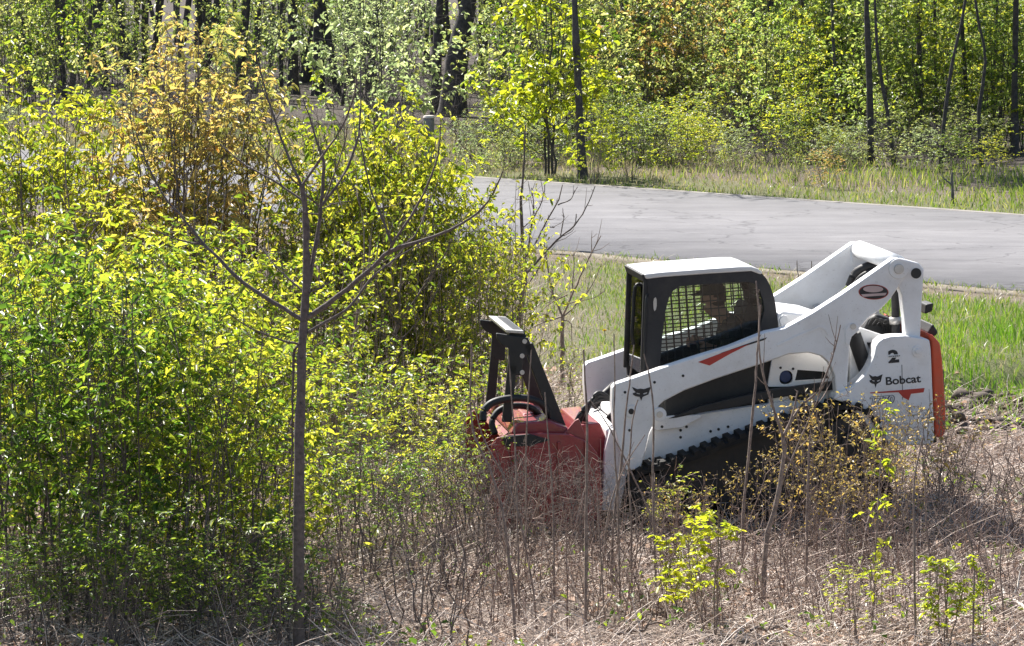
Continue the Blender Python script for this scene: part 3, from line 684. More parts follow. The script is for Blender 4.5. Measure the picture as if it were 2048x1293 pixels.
for i in range(36):
    y = MY0 + .10 + i * (1.7 / 36); a = i * 2.1
    if tooth is None:
        to = prism("rotor_tooth", [(.15, -.03), (.225, -.02), (.225, .02), (.15, .035)], -.02, .02, M['steel'], drum, .004); tooth = to.data
    else: to = link(bpy.data.objects.new("rotor_tooth", tooth), drum)
    to.location = (c.x, y, c.z); to.rotation_euler = (0, a, 0)
# push bar: side brackets, slanted braces, top beam
BY = -.62
for s in (1, -1):
    f = lambda n, P, w, mat=M['black'], bv=.008: prism(n, TP(P, BY), min(s * BY, s * (BY + w)), max(s * BY, s * (BY + w)), mat, MUL, bv)
    f("push_bar_bracket", [(993, 667), (1056, 676), (1062, 690), (1068, 712), (1046, 712), (1044, 752), (1024, 750), (1016, 735), (1018, 698), (1003, 690), (994, 678)], .05)
    f("push_bar_post", [(1016, 730), (1036, 730), (1032, 752), (1024, 845), (1004, 845), (1010, 790)], .045)
    f("push_bar_brace", [(1046, 690), (1066, 686), (1100, 770), (1132, 852), (1112, 872), (1094, 822), (1072, 762)], .06)
prism("push_bar_beam", TP([(1026, 660), (1048, 662), (1056, 676), (1030, 682), (1018, 672)], BY), BY + .051, -BY - .051, M['black'], MUL, .012)
pl = TP([(1010, 657), (1047, 660), (1047, 671), (1012, 668)], BY - .02)
prism("push_bar_glare", TP([(1012, 660), (1047, 662), (1048, 668), (1013, 666)], BY), BY + .0, -BY - .0, M['steel'], MUL, .004)  # pale sheet on the beam that stands for sun glare on its top
for (px, py) in ((1049, 683), (1044, 712), (1044, 745)):
    c = T(px, py, BY); rod("bolt", (c.x, BY - .015, c.z), (c.x, BY + .01, c.z), .020, M['steel'], MUL, 12)
pipe("hydraulic_hose", [T(966, 842, -.75), T(968, 822, -.72), T(985, 806, -.7), T(1015, 798, -.68), T(1050, 797, -.66), T(1080, 806, -.64), T(1096, 826, -.6), T(1110, 845, -.5)], .032, M['hose'], MUL, 40, 10)
pipe("hydraulic_hose", [T(990, 868, -.6), T(984, 845, -.55), T(998, 822, -.5), T(1030, 812, -.45), T(1065, 818, -.4), T(1085, 840, -.3)], .028, M['hose'], MUL, 40, 10)

# ------------------------------------------------------------------ operator
PER = empty("person", LM)
tag(PER, "seated operator in dark jacket and cap inside the loader cab", "person")
def skinned(name, verts, edges, mat, parent, sub=2):
    me = bpy.data.meshes.new(name); me.from_pydata([tuple(v[:3]) for v in verts], edges, []); me.materials.append(mat)
    o = link(bpy.data.objects.new(name, me), parent)
    sk = o.modifiers.new("skin", 'SKIN'); sk.use_smooth_shade = True
    for i, v in enumerate(verts):
        r = v[3]; d = me.skin_vertices[0].data[i]; d.radius = (r, r) if not isinstance(r, tuple) else r
        d.use_root = i == 0
    s_ = o.modifiers.new("sub", 'SUBSURF'); s_.levels = sub; s_.render_levels = sub
    return o
hp = T(1478, 722, 0); hip = Vector((hp.x, 0, hp.z)); ch = T(1466, 655, 0); hd = T(1424, 600, 0); nk = T(1448, 634, 0)
kn = T(1392, 728, 0); ft = T(1352, 800, 0); el = T(1448, 700, 0); ha = T(1399, 690, 0)
V_ = []; E_ = []
def av(p, r, to=None, dy=0):
    V_.append((p.x, p.y + dy, p.z, r)); 
    if to is not None: E_.append((to, len(V_) - 1))
    return len(V_) - 1
i0 = av(hip, .12); i1 = av((hip + ch) / 2, .12, i0); i2 = av(ch, .135, i1); i3 = av(nk, .055, i2)
i4 = av(hd + Vector((.02, 0, -.06)), .070, i3); i5 = av(hd + Vector((.01, 0, .02)), .092, i4); i6 = av(hd + Vector((.012, 0, .09)), .075, i5)
i7 = av(hd + Vector((-.105, 0, -.005)), .017, i5)          # nose
i8 = av(hd + Vector((-.075, 0, -.085)), .035, i4)          # chin
for s in (-1, 1):
    j = av(hd + Vector((.025, s * .095, 0)), .018, i5)     # ears
    a = av(ch + Vector((-.01, s * .20, .02)), .062, i2); b = av(el, .048, a, s * .30); w = av(ha + Vector((.06, 0, .0)), .030, b, s * .31); h_ = av(ha + Vector((.01, 0, .012)), .036, w, s * .315)
    for k, (dx, dz, l) in enumerate(((-.02, .028, .055), (-.026, .010, .06), (-.026, -.010, .056), (-.02, -.028, .046))):
        f1 = av(ha + Vector((dx - .02, 0, dz)), .0095, h_, s * .335); f2 = av(ha + Vector((dx - .02 - l * .3, 0, dz - .01)), .0085, f1, s * .305); av(ha + Vector((dx - .012, 0, dz - .016)), .0075, f2, s * .285)
    t1 = av(ha + Vector((.005, 0, .045)), .011, h_, s * .29); av(ha + Vector((-.02, 0, .05)), .009, t1, s * .282)
    a = av(hip + Vector((-.06, s * .10, -.01)), .085, i0); b = av(kn, .062, a, s * .14); c_ = av(ft + Vector((.02, 0, .08)), .042, b, s * .15); av(ft + Vector((-.13, 0, .03)), .035, c_, s * .15)
body = skinned("body", V_, E_, M['skin'], PER, 2)
jv = [(hip.x, 0, hip.z + .04, .150), ((hip.x + ch.x) / 2, 0, (hip.z + ch.z) / 2, .150), (ch.x, 0, ch.z, .165), (nk.x + .01, 0, nk.z - .01, .075)]; je = [(0, 1), (1, 2), (2, 3)]
for s in (-1, 1):
    n = len(jv); jv += [(ch.x - .01, s * .20, ch.z + .02, .080), (el.x, s * .30, el.z, .064), (ha.x + .075, s * .31, ha.z, .044)]; je += [(2, n), (n, n + 1), (n + 1, n + 2)]
skinned("jacket", jv, je, M['jacket'], body)
tv = [(hip.x, 0, hip.z, .145)]; te = []
for s in (-1, 1):
    n = len(tv); tv += [(hip.x - .06, s * .10, hip.z - .01, .100), (kn.x, s * .14, kn.z, .076), (ft.x + .02, s * .15, ft.z + .09, .058)]; te += [(0, n), (n, n + 1), (n + 1, n + 2)]
skinned("trousers", tv, te, M['trousers'], body)
bm = bmesh.new(); bmesh.ops.create_uvsphere(bm, u_segments=20, v_segments=12, radius=.115)
for v in list(bm.verts):
    if v.co.z < -.005: v.co.z = -.005
    if v.co.x < -.075 and v.co.z < .02: v.co.x -= .075
bmesh.ops.translate(bm, vec=(hd.x + .012, 0, hd.z + .055), verts=bm.verts); finish("cap", bm, M['jacket'], body, 0, True)
bm = bmesh.new(); bmesh.ops.create_uvsphere(bm, u_segments=16, v_segments=10, radius=.1)
bmesh.ops.transform(bm, matrix=Matrix.Translation((hd.x + .035, 0, hd.z + .01)) @ Matrix.Diagonal((.85, 1.0, .85, 1)), verts=bm.verts); finish("hair", bm, M['hair'], body, 0, True)

# ------------------------------------------------------------------ traced bare trees (outline from the photograph, each at its own distance)
def traced(name, label, cat, base, branches, mat, group=None, Y=None, seed=0, twigs=True):
    """branches: (points in photo pixels, radius px start, radius px end, depth offset start m, depth offset end m); the first is the trunk"""
    g = ground_pt(*base) if Y is None else at_Y(base[0], base[1], Y)
    g.z = gzf(g.x, g.y)
    Yb = g.y; root = empty(name, Matrix.Translation(g)); tag(root, label, cat, group)
    k = Yb / F0; rng = np.random.default_rng(seed)
    for i, (pts, r0, r1, d0, d1) in enumerate(branches):
        K = max(8, 3 * len(pts)) if i == 0 else max(6, 3 * len(pts))
        n = len(pts)
        P = np.array([tuple(at_Y(px, py, Yb + d0 + (d1 - d0) * j / max(1, n - 1))) for j, (px, py) in enumerate(pts)])
        P = resample(P, K); P[1:-1] += rng.normal(0, .25 * k * 2, (K - 2, 3))
        if i == 0: P[0, 2] = min(P[0, 2], g.z - .05)
        if i > 0: r0, r1 = r0 * .78, r1 * .78
        elif name == 'bare_cane': r0, r1 = r0 * .72, r1 * .72
        R = np.linspace(r0, r1, K) * k * (1 + .10 * rng.normal(0, 1, K).clip(-1, 1))
        a = Acc(); a.add(*tubes((P - np.array(g))[None], R[None], 8 if r0 > 4 else 5))
        tip = P[-1] - np.array(g)
        if twigs and i > 0:          # fine side twigs and buds along the branch
            m = int(3 + np.linalg.norm(P[-1] - P[0]) * 9); u = rng.uniform(.12, .98, m) * (K - 1); j = np.minimum(u.astype(int), K - 2); fr = (u - j)[:, None]
            st = P[j] * (1 - fr) + P[j + 1] * fr; dr = nrm(nrm(P[j + 1] - P[j]) * .8 + rng.normal(0, .55, (m, 3)) + [0, 0, .35]); Lt = rng.choice([.012, .03, .10, .26], m, p=[.4, .25, .2, .15])[:, None]
            a.add(*tubes(np.stack([st, st + dr * Lt * .5, st + dr * Lt + [0, 0, 1] * Lt * .15], 1) - np.array(g), np.tile([.0036, .003, .0016], (m, 1)), 4))
        a.obj("trunk" if i == 0 else "branch", mat, root, True)
    return root
B_ = lambda pts, r0, r1, d0=0, d1=0: (pts, r0, r1, d0, d1)
traced("bare_sapling", "tall leafless grey sapling with upswept branches, standing in front of everything", "tree", (598, 1312), [
    B_([(598, 1312), (597, 1200), (598, 1000), (600, 850), (603, 720), (608, 640), (613, 560), (612, 480), (610, 420), (604, 370)], 12.5, 5.0),
    B_([(604, 372), (575, 310), (540, 210), (510, 105)], 4.2, 1.8, 0, .3), B_([(604, 372), (640, 320), (680, 260), (708, 195), (713, 150)], 4.2, 1.8, 0, -.3),
    B_([(604, 376), (560, 335), (515, 280)], 3, 1.4, 0, -.25), B_([(606, 402), (545, 360), (490, 330), (440, 288)], 3.5, 1.5, 0, .25),
    B_([(612, 600), (622, 540), (635, 470), (642, 412), (648, 335), (641, 305), (625, 255), (606, 198)], 6.8, 1.5, 0, .15),
    B_([(643, 412), (690, 345), (717, 270), (722, 200), (721, 135)], 4.4, 1.6, .1, .45), B_([(641, 414), (622, 398), (604, 384)], 3, 2.5, .1, 0),
    B_([(650, 400), (672, 340), (690, 285), (695, 255)], 2.6, 1.2, .1, -.2), B_([(644, 418), (670, 407), (700, 403)], 2.4, 1.2, .1, .3), B_([(640, 430), (615, 427), (600, 422)], 2.4, 1.6, .1, -.2),
    B_([(608, 642), (540, 600), (480, 560), (430, 510), (408, 490), (370, 440), (330, 395), (295, 330), (272, 265)], 6.2, 1.8, 0, .5),
    B_([(408, 491), (360, 480), (305, 460)], 2.8, 1.2, .25, 0), B_([(408, 488), (415, 430), (414, 395)], 1.8, 1, .25, .4), B_([(362, 432), (372, 380), (376, 340)], 1.8, 1, .3, .1),
    B_([(610, 640), (680, 590), (740, 540), (778, 505), (830, 485), (890, 465), (950, 430), (985, 390), (1006, 342)], 7, 1.8, 0, -.5),
    B_([(785, 490), (762, 430), (741, 378), (724, 300), (719, 262)], 3.6, 1.5, -.25, .1), B_([(778, 503), (785, 489), (835, 411), (866, 345), (877, 302), (882, 243)], 4.2, 1.6, -.25, -.5),
    B_([(790, 496), (825, 477), (850, 430), (863, 390)], 2.8, 1.2, -.25, 0), B_([(783, 488), (776, 460)], 1.6, 1, -.25, -.3),
    B_([(614, 665), (655, 642), (698, 614), (738, 562), (775, 530), (811, 505), (868, 478)], 4.6, 1.6, 0, .45),
    B_([(600, 690), (560, 680), (500, 655), (457, 628)], 3.2, 1.3, 0, -.3), B_([(611, 588), (552, 533), (521, 491)], 2.8, 1.1, 0, .3), B_([(612, 590), (650, 570), (685, 545)], 2.4, 1, 0, -.2),
    B_([(601, 690), (588, 706), (586, 800), (584, 900), (578, 1050)], 4.5, 1.8, 0, .1)], M['bark'], seed=1)
traced("bare_sapling", "thin leafless sapling spreading bare twigs against the road's near edge", "tree", (1030, 800), [
    B_([(1030, 800), (1036, 700), (1037, 640), (1045, 590), (1051, 545), (1048, 510), (1044, 460), (1042, 400), (1047, 350), (1051, 250)], 6.5, 1.6),
    B_([(1053, 547), (1090, 505), (1120, 475), (1150, 450), (1175, 410), (1190, 373)], 3.4, 1.2, 0, .4), B_([(1052, 513), (1075, 480), (1095, 440), (1115, 405), (1125, 370)], 3.0, 1.2, 0, -.3),
    B_([(1055, 508), (1066, 440), (1085, 400), (1091, 362)], 2.4, 1, 0, .3), B_([(1056, 509), (1063, 450), (1068, 415), (1063, 376)], 2.2, 1, 0, -.1), B_([(1116, 410), (1140, 400), (1155, 374)], 1.9, .9, -.2, 0),
    B_([(1120, 475), (1127, 440), (1126, 420)], 1.7, .9, .2, 0), B_([(1046, 456), (1062, 440), (1067, 418)], 1.6, .9), B_([(1045, 588), (1075, 540), (1090, 510), (1094, 490)], 2.2, 1, 0, .3),
    B_([(1148, 452), (1152, 440), (1153, 428)], 1.4, .8, .3, .3), B_([(1092, 455), (1110, 455)], 1.2, .8), B_([(1127, 472), (1140, 466), (1148, 458)], 1.2, .8, .2, .3), B_([(1037, 505), (1028, 495), (1026, 470)], 1.4, .8)], M['bark'], seed=2)
traced("bare_sapling", "small leafless sapling fanning out between the mulcher and the cab", "tree", (1124, 770), [
    B_([(1124, 770), (1124, 700), (1125, 632)], 4.6, 3.6), B_([(1125, 634), (1105, 580), (1093, 520), (1088, 474)], 3.0, 1.2, 0, .3), B_([(1126, 632), (1140, 600), (1160, 555), (1182, 508), (1202, 472)], 3.2, 1.1, 0, -.3),
    B_([(1140, 602), (1147, 550), (1148, 505)], 2.0, 1, -.1, .1), B_([(1128, 632), (1150, 612), (1185, 570), (1203, 528)], 2.4, 1, 0, .3), B_([(1124, 634), (1090, 645), (1050, 662)], 2.4, 1.1, 0, -.3),
    B_([(1183, 506), (1183, 475)], 1.4, .8, -.2, -.2), B_([(1122, 608), (1145, 606), (1190, 595), (1212, 580)], 1.6, .8), B_([(1135, 590), (1105, 605), (1083, 622)], 1.8, .9), B_([(1127, 640), (1142, 650), (1144, 700)], 1.6, .9)], M['stem'], seed=3)
traced("bare_sapling", "slim leafless sapling forking low, right of the tallest bare tree's trunk", "tree", (788, 905), [
    B_([(788, 905), (786, 820), (783, 700), (797, 648)], 4.8, 3.5), B_([(797, 648), (760, 590), (745, 520), (738, 470)], 2.6, 1.1, 0, .3), B_([(797, 648), (850, 570), (890, 510), (905, 478)], 3, 1.2, 0, -.3),
    B_([(797, 645), (802, 560), (810, 505)], 2.4, 1.1), B_([(783, 700), (760, 670), (742, 600)], 2, 1, 0, .2), B_([(784, 695), (830, 650), (870, 590), (885, 540)], 2.2, 1, 0, .2)], M['bark'], seed=4)
for j, (lab, base, br) in enumerate([
    ("leafless sapling with forked twigs at the far left picture edge", (5, 820), [B_([(5, 820), (4, 600), (6, 470)], 5, 4), B_([(6, 470), (30, 420), (70, 340), (97, 240)], 3, 1.2, 0, .2), B_([(6, 468), (18, 400), (25, 330), (20, 270)], 2.4, 1), B_([(7, 470), (60, 420), (105, 365)], 2.2, 1, 0, -.2), B_([(12, 430), (2, 360), (-6, 300)], 2, 1)]),
    ("leafless sapling with two curved twigs, below the bronze-leaved shrub's left side", (163, 880), [B_([(163, 880), (163, 650), (158, 490)], 4.4, 3.4), B_([(158, 490), (140, 420), (130, 330), (135, 240)], 2.6, 1.1), B_([(158, 470), (130, 410), (100, 350), (95, 330)], 2, 1), B_([(160, 500), (200, 440), (222, 350), (229, 250)], 2.4, 1, 0, .2), B_([(160, 480), (186, 410), (184, 280)], 2, 1)]),
    ("leafless forked sapling rising through the bright leaves left of the tall bare tree", (420, 900), [B_([(420, 900), (418, 700), (416, 560)], 4, 3), B_([(416, 560), (400, 520), (388, 440), (392, 330)], 2.2, 1), B_([(416, 560), (440, 470), (452, 380)], 2.2, 1, 0, .2)]),
    ("leafless sapling rising beside the trunk of the tall bare tree", (700, 920), [B_([(700, 920), (704, 740), (716, 610)], 4, 3), B_([(716, 610), (728, 520), (724, 430), (700, 360)], 2.4, 1), B_([(715, 612), (690, 560), (672, 480)], 2, 1, 0, .2), B_([(716, 600), (735, 540), (742, 470)], 1.8, .9)])]):
    traced("bare_sapling", lab, "tree", base, br, M['stem'], seed=10 + j)
# upright stems in front of the machine
def stems(label, group, lst, mat=M['stem']):
    for j, (pts, r0, r1) in enumerate(lst):
        traced("bare_cane", label, "cane", pts[0], [B_(pts, r0, r1, 0, random.uniform(-.1, .1))], mat, group, seed=100 + j + len(label))
stems("bare upright brush stem standing in front of the red mulcher", "bare stems in front of the mulcher", [
    ([(1172, 1250), (1172, 1079), (1173, 930), (1173, 812), (1167, 700)], 5.5, 2.4), ([(1032, 1285), (1013, 1079), (990, 967), (951, 878), (941, 812), (943, 688)], 5, 2.2),
    ([(1038, 1230), (1036, 1079), (1030, 889), (1017, 711)], 3.6, 1.8), ([(1050, 1160), (1052, 980), (1053, 850), (1063, 700)], 3.0, 1.6), ([(1108, 1200), (1106, 1005), (1098, 901), (1090, 785)], 3.2, 1.8),
    ([(1075, 1240), (1045, 1060), (1010, 960), (968, 880), (945, 800)], 3.4, 1.5), ([(1210, 1240), (1200, 1090), (1190, 960), (1150, 890)], 2.6, 1.2)])
stems("bare upright brush stem standing in front of the loader's coupler", "bare stems in front of the coupler", [
    ([(1222, 1180), (1228, 1040), (1242, 930), (1252, 820), (1260, 760), (1268, 690)], 4.6, 1.8), ([(1240, 1200), (1236, 1000), (1227, 850), (1230, 760), (1228, 668)], 3.6, 1.6),
    ([(1312, 1180), (1308, 1060), (1306, 940), (1307, 830), (1300, 760), (1288, 708)], 4.2, 1.8), ([(1264, 1190), (1262, 1050), (1258, 940), (1264, 850), (1276, 800)], 3.4, 1.6), ([(1330, 1150), (1300, 1030), (1255, 930), (1215, 850), (1180, 800)], 3.2, 1.4), ([(1198, 1200), (1215, 1040), (1246, 940), (1290, 870)], 2.8, 1.3)])
traced("bare_cane", "tallest bare stem, crossing the cab's rear window and the lift arm", "cane", (1486, 1130), [
    B_([(1486, 1130), (1486, 1047), (1491, 979), (1505, 832), (1512, 759), (1515, 700), (1519, 640), (1512, 562)], 5, 2.2), B_([(1514, 590), (1519, 580)], 2, 1.5)], M['stem'], seed=31)
traced("bare_sapling", "bare forked brush stem whose upper arms cross the loader's side panel", "tree", (1525, 1200), [
    B_([(1525, 1200), (1533, 1079), (1556, 994), (1568, 906), (1566, 873)], 5.5, 4.2), B_([(1566, 874), (1538, 788), (1522, 729), (1518, 670), (1521, 610)], 4, 1.8, 0, -.1), B_([(1567, 872), (1600, 815), (1637, 782), (1658, 735), (1669, 700), (1681, 650)], 4, 1.5, 0, .05),
    B_([(1568, 870), (1585, 830), (1596, 782)], 3, 1.6), B_([(1568, 905), (1605, 960), (1625, 1030), (1640, 1080)], 3, 1.6, 0, .1), B_([(1566, 960), (1600, 880), (1635, 800), (1642, 770)], 2.4, 1.2, 0, -.1)], M['stem'], seed=32)
stems("bare stem among the orange-budded brush below the rear of the loader", "bare stems below the loader's rear", [
    ([(1832, 1290), (1828, 1079), (1830, 953), (1846, 873)], 4.4, 2), ([(1612, 1180), (1614, 1040), (1617, 930), (1620, 870)], 4.5, 2.5), ([(1862, 1200), (1856, 1080), (1850, 1000), (1852, 950)], 2.6, 1.4), ([(1700, 1240), (1694, 1100), (1690, 1000)], 2.6, 1.4)])
stems("dry bent stem standing alone in the litter at the bottom right", "dry stems at the bottom right", [
    ([(1945, 1290), (1948, 1120), (1930, 1050), (1918, 980)], 3.2, 1.6), ([(2010, 1260), (2000, 1120), (2022, 1000)], 3, 1.4), ([(1895, 1280), (1890, 1180), (1893, 1100)], 3, 1.5)])
stems("thin dead weed stalk standing up beside the road behind the lift arm", "weed stalks by the road", [
    ([(1599, 600), (1597, 560), (1594, 522)], 1.8, 1.2), ([(1624, 585), (1623, 555), (1623, 523)], 1.8, 1.2)])

# ------------------------------------------------------------------ leafy shrubs and saplings
def shrub_mesh(seed, H=1.0, R=.35, nst=6, nbr=8, ntw=4, nleaf=7, leaf=.05, low=.3, wood=None, leafmat=None, width=.5, droop=.3, up=.5, thick=1.0, spread=1.0, tangle=.0):
    """stems, side branches, twigs and leaves in clusters; returns (wood mesh, leaf mesh)"""
    rng = np.random.default_rng(seed); w = Acc()
    ang = rng.uniform(0, 2 * math.pi, nst); rad = R * np.sqrt(rng.uniform(.02, 1, nst)); top = H * rng.uniform(.68, 1.0, nst); top[0] = H; rad[0] *= .3
    b0 = np.stack([np.cos(ang) * rad * .25, np.sin(ang) * rad * .25, np.full(nst, -.04)], 1)
    b1 = np.stack([np.cos(ang) * rad, np.sin(ang) * rad, top], 1)
    t = np.linspace(0, 1, 9); S = b0[:, None] * (1 - t)[None, :, None] + b1[:, None] * t[None, :, None]
    S[..., :2] += (np.cumsum(rng.normal(0, .012 * H, (nst, 9, 2)), 1)) * (1 + tangle * 4)
    r0 = (.0065 + .006 * top)[:, None] * thick
    w.add(*tubes(S, r0 * np.linspace(1, .28, 9)[None], 5))
    nb = nst * nbr; si = np.repeat(np.arange(nst), nbr); tt = np.clip(rng.beta(1.3, 1.1, nb) * (1 - low) + low, 0, .97)
    f = tt * 8; i = np.minimum(f.astype(int), 7); fr = (f - i)[:, None]; st = S[si, i] * (1 - fr) + S[si, i + 1] * fr
    a = rng.uniform(0, 2 * math.pi, nb); L = H * (.10 + .24 * (1 - tt)) * rng.uniform(.6, 1.25, nb) * spread + .04 * H
    d = np.stack([np.cos(a), np.sin(a), up + rng.normal(0, .25 + tangle, nb)], 1); d = nrm(d)
    u = np.linspace(0, 1, 5); Bp = st[:, None] + d[:, None] * (L[:, None] * u)[..., None]; Bp[..., 2] += (u ** 2)[None] * (L * rng.uniform(-.1, .35, nb))[:, None]
    Bp += rng.normal(0, .012 * H, Bp.shape) * u[None, :, None] * (1 + 3 * tangle)
    w.add(*tubes(Bp, (.0035 + .0025 * H) * thick * .55 * np.linspace(1, .4, 5)[None] * np.ones((nb, 1)), 4))
    nt_ = nb * ntw; bi = np.repeat(np.arange(nb), ntw); ut = rng.uniform(.35, 1, nt_); f = ut * 4; i = np.minimum(f.astype(int), 3); fr = (f - i)[:, None]
    ts = Bp[bi, i] * (1 - fr) + Bp[bi, i + 1] * fr; td = nrm(d[bi] + rng.normal(0, .6 + tangle, (nt_, 3)) + [0, 0, .25]); TL = H * rng.uniform(.03, .075, nt_) * spread
    Tp = ts[:, None] + td[:, None] * (TL[:, None] * np.linspace(0, 1, 3))[..., None]
    w.add(*tubes(Tp, .0030 * thick * np.linspace(1, .5, 3)[None] * np.ones((nt_, 1)), 3))
    wm = w.mesh("stems", wood, True)
    lm = None
    if nleaf:
        n = nt_ * nleaf; ti = np.repeat(np.arange(nt_), nleaf); q = rng.uniform(.4, 1.05, n)[:, None]
        P = ts[ti] * (1 - q) + Tp[ti, 2] * q
        la = rng.uniform(0, 2 * math.pi, n); D = np.stack([np.cos(la), np.sin(la), rng.normal(-.25, .45, n)], 1) + td[ti] * .5
        keep = rng.uniform(0, 1, n) < .9
        P, D = P[keep], D[keep]; sz = leaf * rng.lognormal(0, .34, len(P))
        l = Acc(); l.add(*leaves(P, D, sz, width, .25, droop, rng)); lm = l.mesh("foliage", leafmat)
    return wm, lm
def place(name, label, cat, group, meshes, x, y, s, rot, leafmat=None, woodmat=None, sz=None):
    root = bpy.data.objects.new(name, None); COL.objects.link(root); root.empty_display_size = .1
    root.location = (x, y, gzf(x, y)); root.rotation_euler = (0, 0, rot); root.scale = (s, s, s if sz is None else sz)
    tag(root, label, cat, group)
    for nm, me, mt in (("stems", meshes[0], woodmat), ("foliage", meshes[1], leafmat)):
        if me is None: continue
        o = link(bpy.data.objects.new(nm, me), root)
        if mt is not None:
            o.material_slots[0].link = 'OBJECT'; o.material_slots[0].material = mt
    return root
def by_px(name, label, cat, group, meshes, px, base, top, leafmat=None, woodmat=None, wide=1.0, mesh_h=1.0):
    """base and top are photo rows: the ground where it stands and the height it reaches"""
    g = ground_pt(px, base); h = (base - top) * g.y / F0
    s = h / mesh_h
    return place(name, label, cat, group, meshes, g.x, g.y, s * wide, random.uniform(0, 6.28), leafmat, woodmat, s)
# meshes are one metre tall; leaf sizes are for that height
SH = [shrub_mesh(200 + i, 1, .23, 6, 11, 4, 6, .0225, .06, M['bark'], M['leaf_bright'], .42, .35, .55, .36, 1.25) for i in range(6)]
SP = [shrub_mesh(220 + i, 1, .18, 6, 8, 3, 4, .024, .2, M['stem'], M['leaf_bright'], .5, .3, .6, .38, 1.3) for i in range(4)]
OR = [shrub_mesh(240 + i, 1, .15, 5, 10, 4, 6, .017, .32, M['bark'], M['leaf_orange'], .36, .45, .9, .36) for i in range(3)]
TW = [shrub_mesh(260 + i, 1, .45, 7, 6, 4, 0, .03, .1, M['stem'], None, tangle=.5, thick=.58, spread=1.6) for i in range(4)]
BU = [shrub_mesh(280 + i, 1, .38, 6, 7, 4, 2, .024, .25, M['stem'], M['leaf_rust'], .55, .1, .5, .6, 1.3, .35) for i in range(3)]
SL = shrub_mesh(330, 1, .035, 1, 26, 2, 3, .032, .12, M['stem'], M['leaf_yellow'], .5, .2, .7, .6, .28)
YS = [shrub_mesh(300 + i, 1, .22, 4, 9, 3, 5, .044, .2, M['stem'], M['leaf_yellow'], .5, .25, .7, .7, 1.0) for i in range(3)]
pk = lambda L: L[random.randrange(len(L))]
# dense thicket in front, at the left
thick = [(-50, 1235, 500), (20, 1250, 520), (85, 1210, 490), (150, 1262, 515), (205, 1200, 500), (262, 1245, 535), (318, 1215, 500), (372, 1255, 560), (430, 1205, 540), (485, 1240, 600), (535, 1195, 640),
         (-20, 1150, 480), (60, 1130, 470), (128, 1160, 500), (190, 1135, 485), (250, 1160, 510), (315, 1140, 505), (385, 1150, 515), (450, 1130, 545), (520, 1120, 600), (30, 1060, 470), (110, 1050, 480), (230, 1060, 490), (340, 1055, 500), (420, 1060, 520)]
for j, (x, b, t) in enumerate(thick):
    by_px("leafy_sapling", "bright green leafy sapling in the dense thicket filling the lower left", "sapling", "leafy saplings of the front thicket", SH[j % 6], x, b, t + random.uniform(-25, 45), M['leaf_green'] if b > 1190 and random.random() < .7 else M['leaf_bright'], None, .95)
# second row and its gaps
for j, (x, b, t) in enumerate([(-30, 930, 380), (40, 945, 420), (110, 925, 370), (185, 940, 400), (255, 930, 420), (330, 950, 420), (400, 935, 430), (470, 945, 460), (540, 930, 440), (600, 950, 480), (650, 930, 460)]):
    by_px("leafy_sapling", "yellow-green leafy sapling in the second row behind the front thicket", "sapling", "leafy saplings of the second row", pk(SH if j % 2 else SP), x, b, t + random.uniform(-20, 30), M['leaf_bright'])
for j, (x, b, t) in enumerate([(-25, 850, 190), (30, 835, 215), (75, 860, 165), (120, 840, 180), (170, 850, 250), (215, 860, 215), (20, 800, 240), (140, 810, 235), (240, 830, 300)]):
    by_px("leafy_sapling", "tall sunlit yellow-green sapling left of the bronze-leaved shrub", "sapling", "tall saplings at the upper left", SH[(j + 2) % 6], x, b, t, M['leaf_bright'], None, .85)
g0 = ground_pt(400, 850); g0.z = gzf(g0.x, g0.y); bz = empty("bronze_shrub", Matrix.Translation(g0)); tag(bz, "tall clump with orange-bronze young leaves behind the bare tree", "shrub")
for j, (x, b, t) in enumerate([(400, 850, 62), (335, 840, 95), (465, 845, 105), (285, 835, 150), (510, 850, 175), (435, 830, 100), (365, 860, 110)]):
    g = ground_pt(x, b); h = (b - t) * g.y / F0
    for nm, me in zip(("stems", "foliage"), OR[j % 3]):
        o = link(bpy.data.objects.new(nm, me), bz); o.location = (g.x - g0.x, g.y - g0.y, gzf(g.x, g.y) - g0.z); o.scale = (h, h, h); o.rotation_euler = (0, 0, j * 1.3)
cl = [(612, 850, 285), (660, 860, 250), (705, 845, 200), (755, 850, 212), (800, 860, 245), (850, 850, 285), (885, 865, 325), (935, 850, 345), (985, 860, 400), (1025, 850, 350), (910, 890, 450), (960, 895, 470), (820, 900, 420), (740, 905, 430), (1010, 885, 480), (1040, 880, 440), (690, 870, 300), (780, 880, 330), (870, 880, 400), (640, 880, 350), (940, 870, 420), (545, 840, 400), (585, 850, 370), (565, 870, 430), (625, 835, 330), (680, 858, 240), (725, 862, 225), (775, 856, 235), (822, 862, 275), (865, 858, 310), (910, 862, 350)]
for j, (x, b, t) in enumerate(cl):
    by_px("leafy_sapling", "yellow-green leafy sapling in the clump between the tall bare tree and the road", "sapling", "saplings of the clump before the road", SH[(j + 1) % 6] if j < 8 or j > 24 else pk(SP), x, b, t, M['leaf_bright'], None, .7)
for j, (x, b, t) in enumerate([(655, 985, 640), (705, 1000, 660), (760, 975, 640), (815, 990, 660), (870, 1000, 690), (915, 985, 700), (690, 1060, 740), (770, 1075, 760), (840, 1060, 760), (930, 1040, 800), (640, 1080, 720), (895, 1085, 850), (960, 950, 700)]):
    by_px("leafy_sapling", "sparse olive-leaved sapling in the low brush left of the mulcher", "sapling", "sparse saplings left of the mulcher", pk(SP), x, b, t, M['leaf_bright'] if j % 3 else M['leaf_green'], None, 1.1)
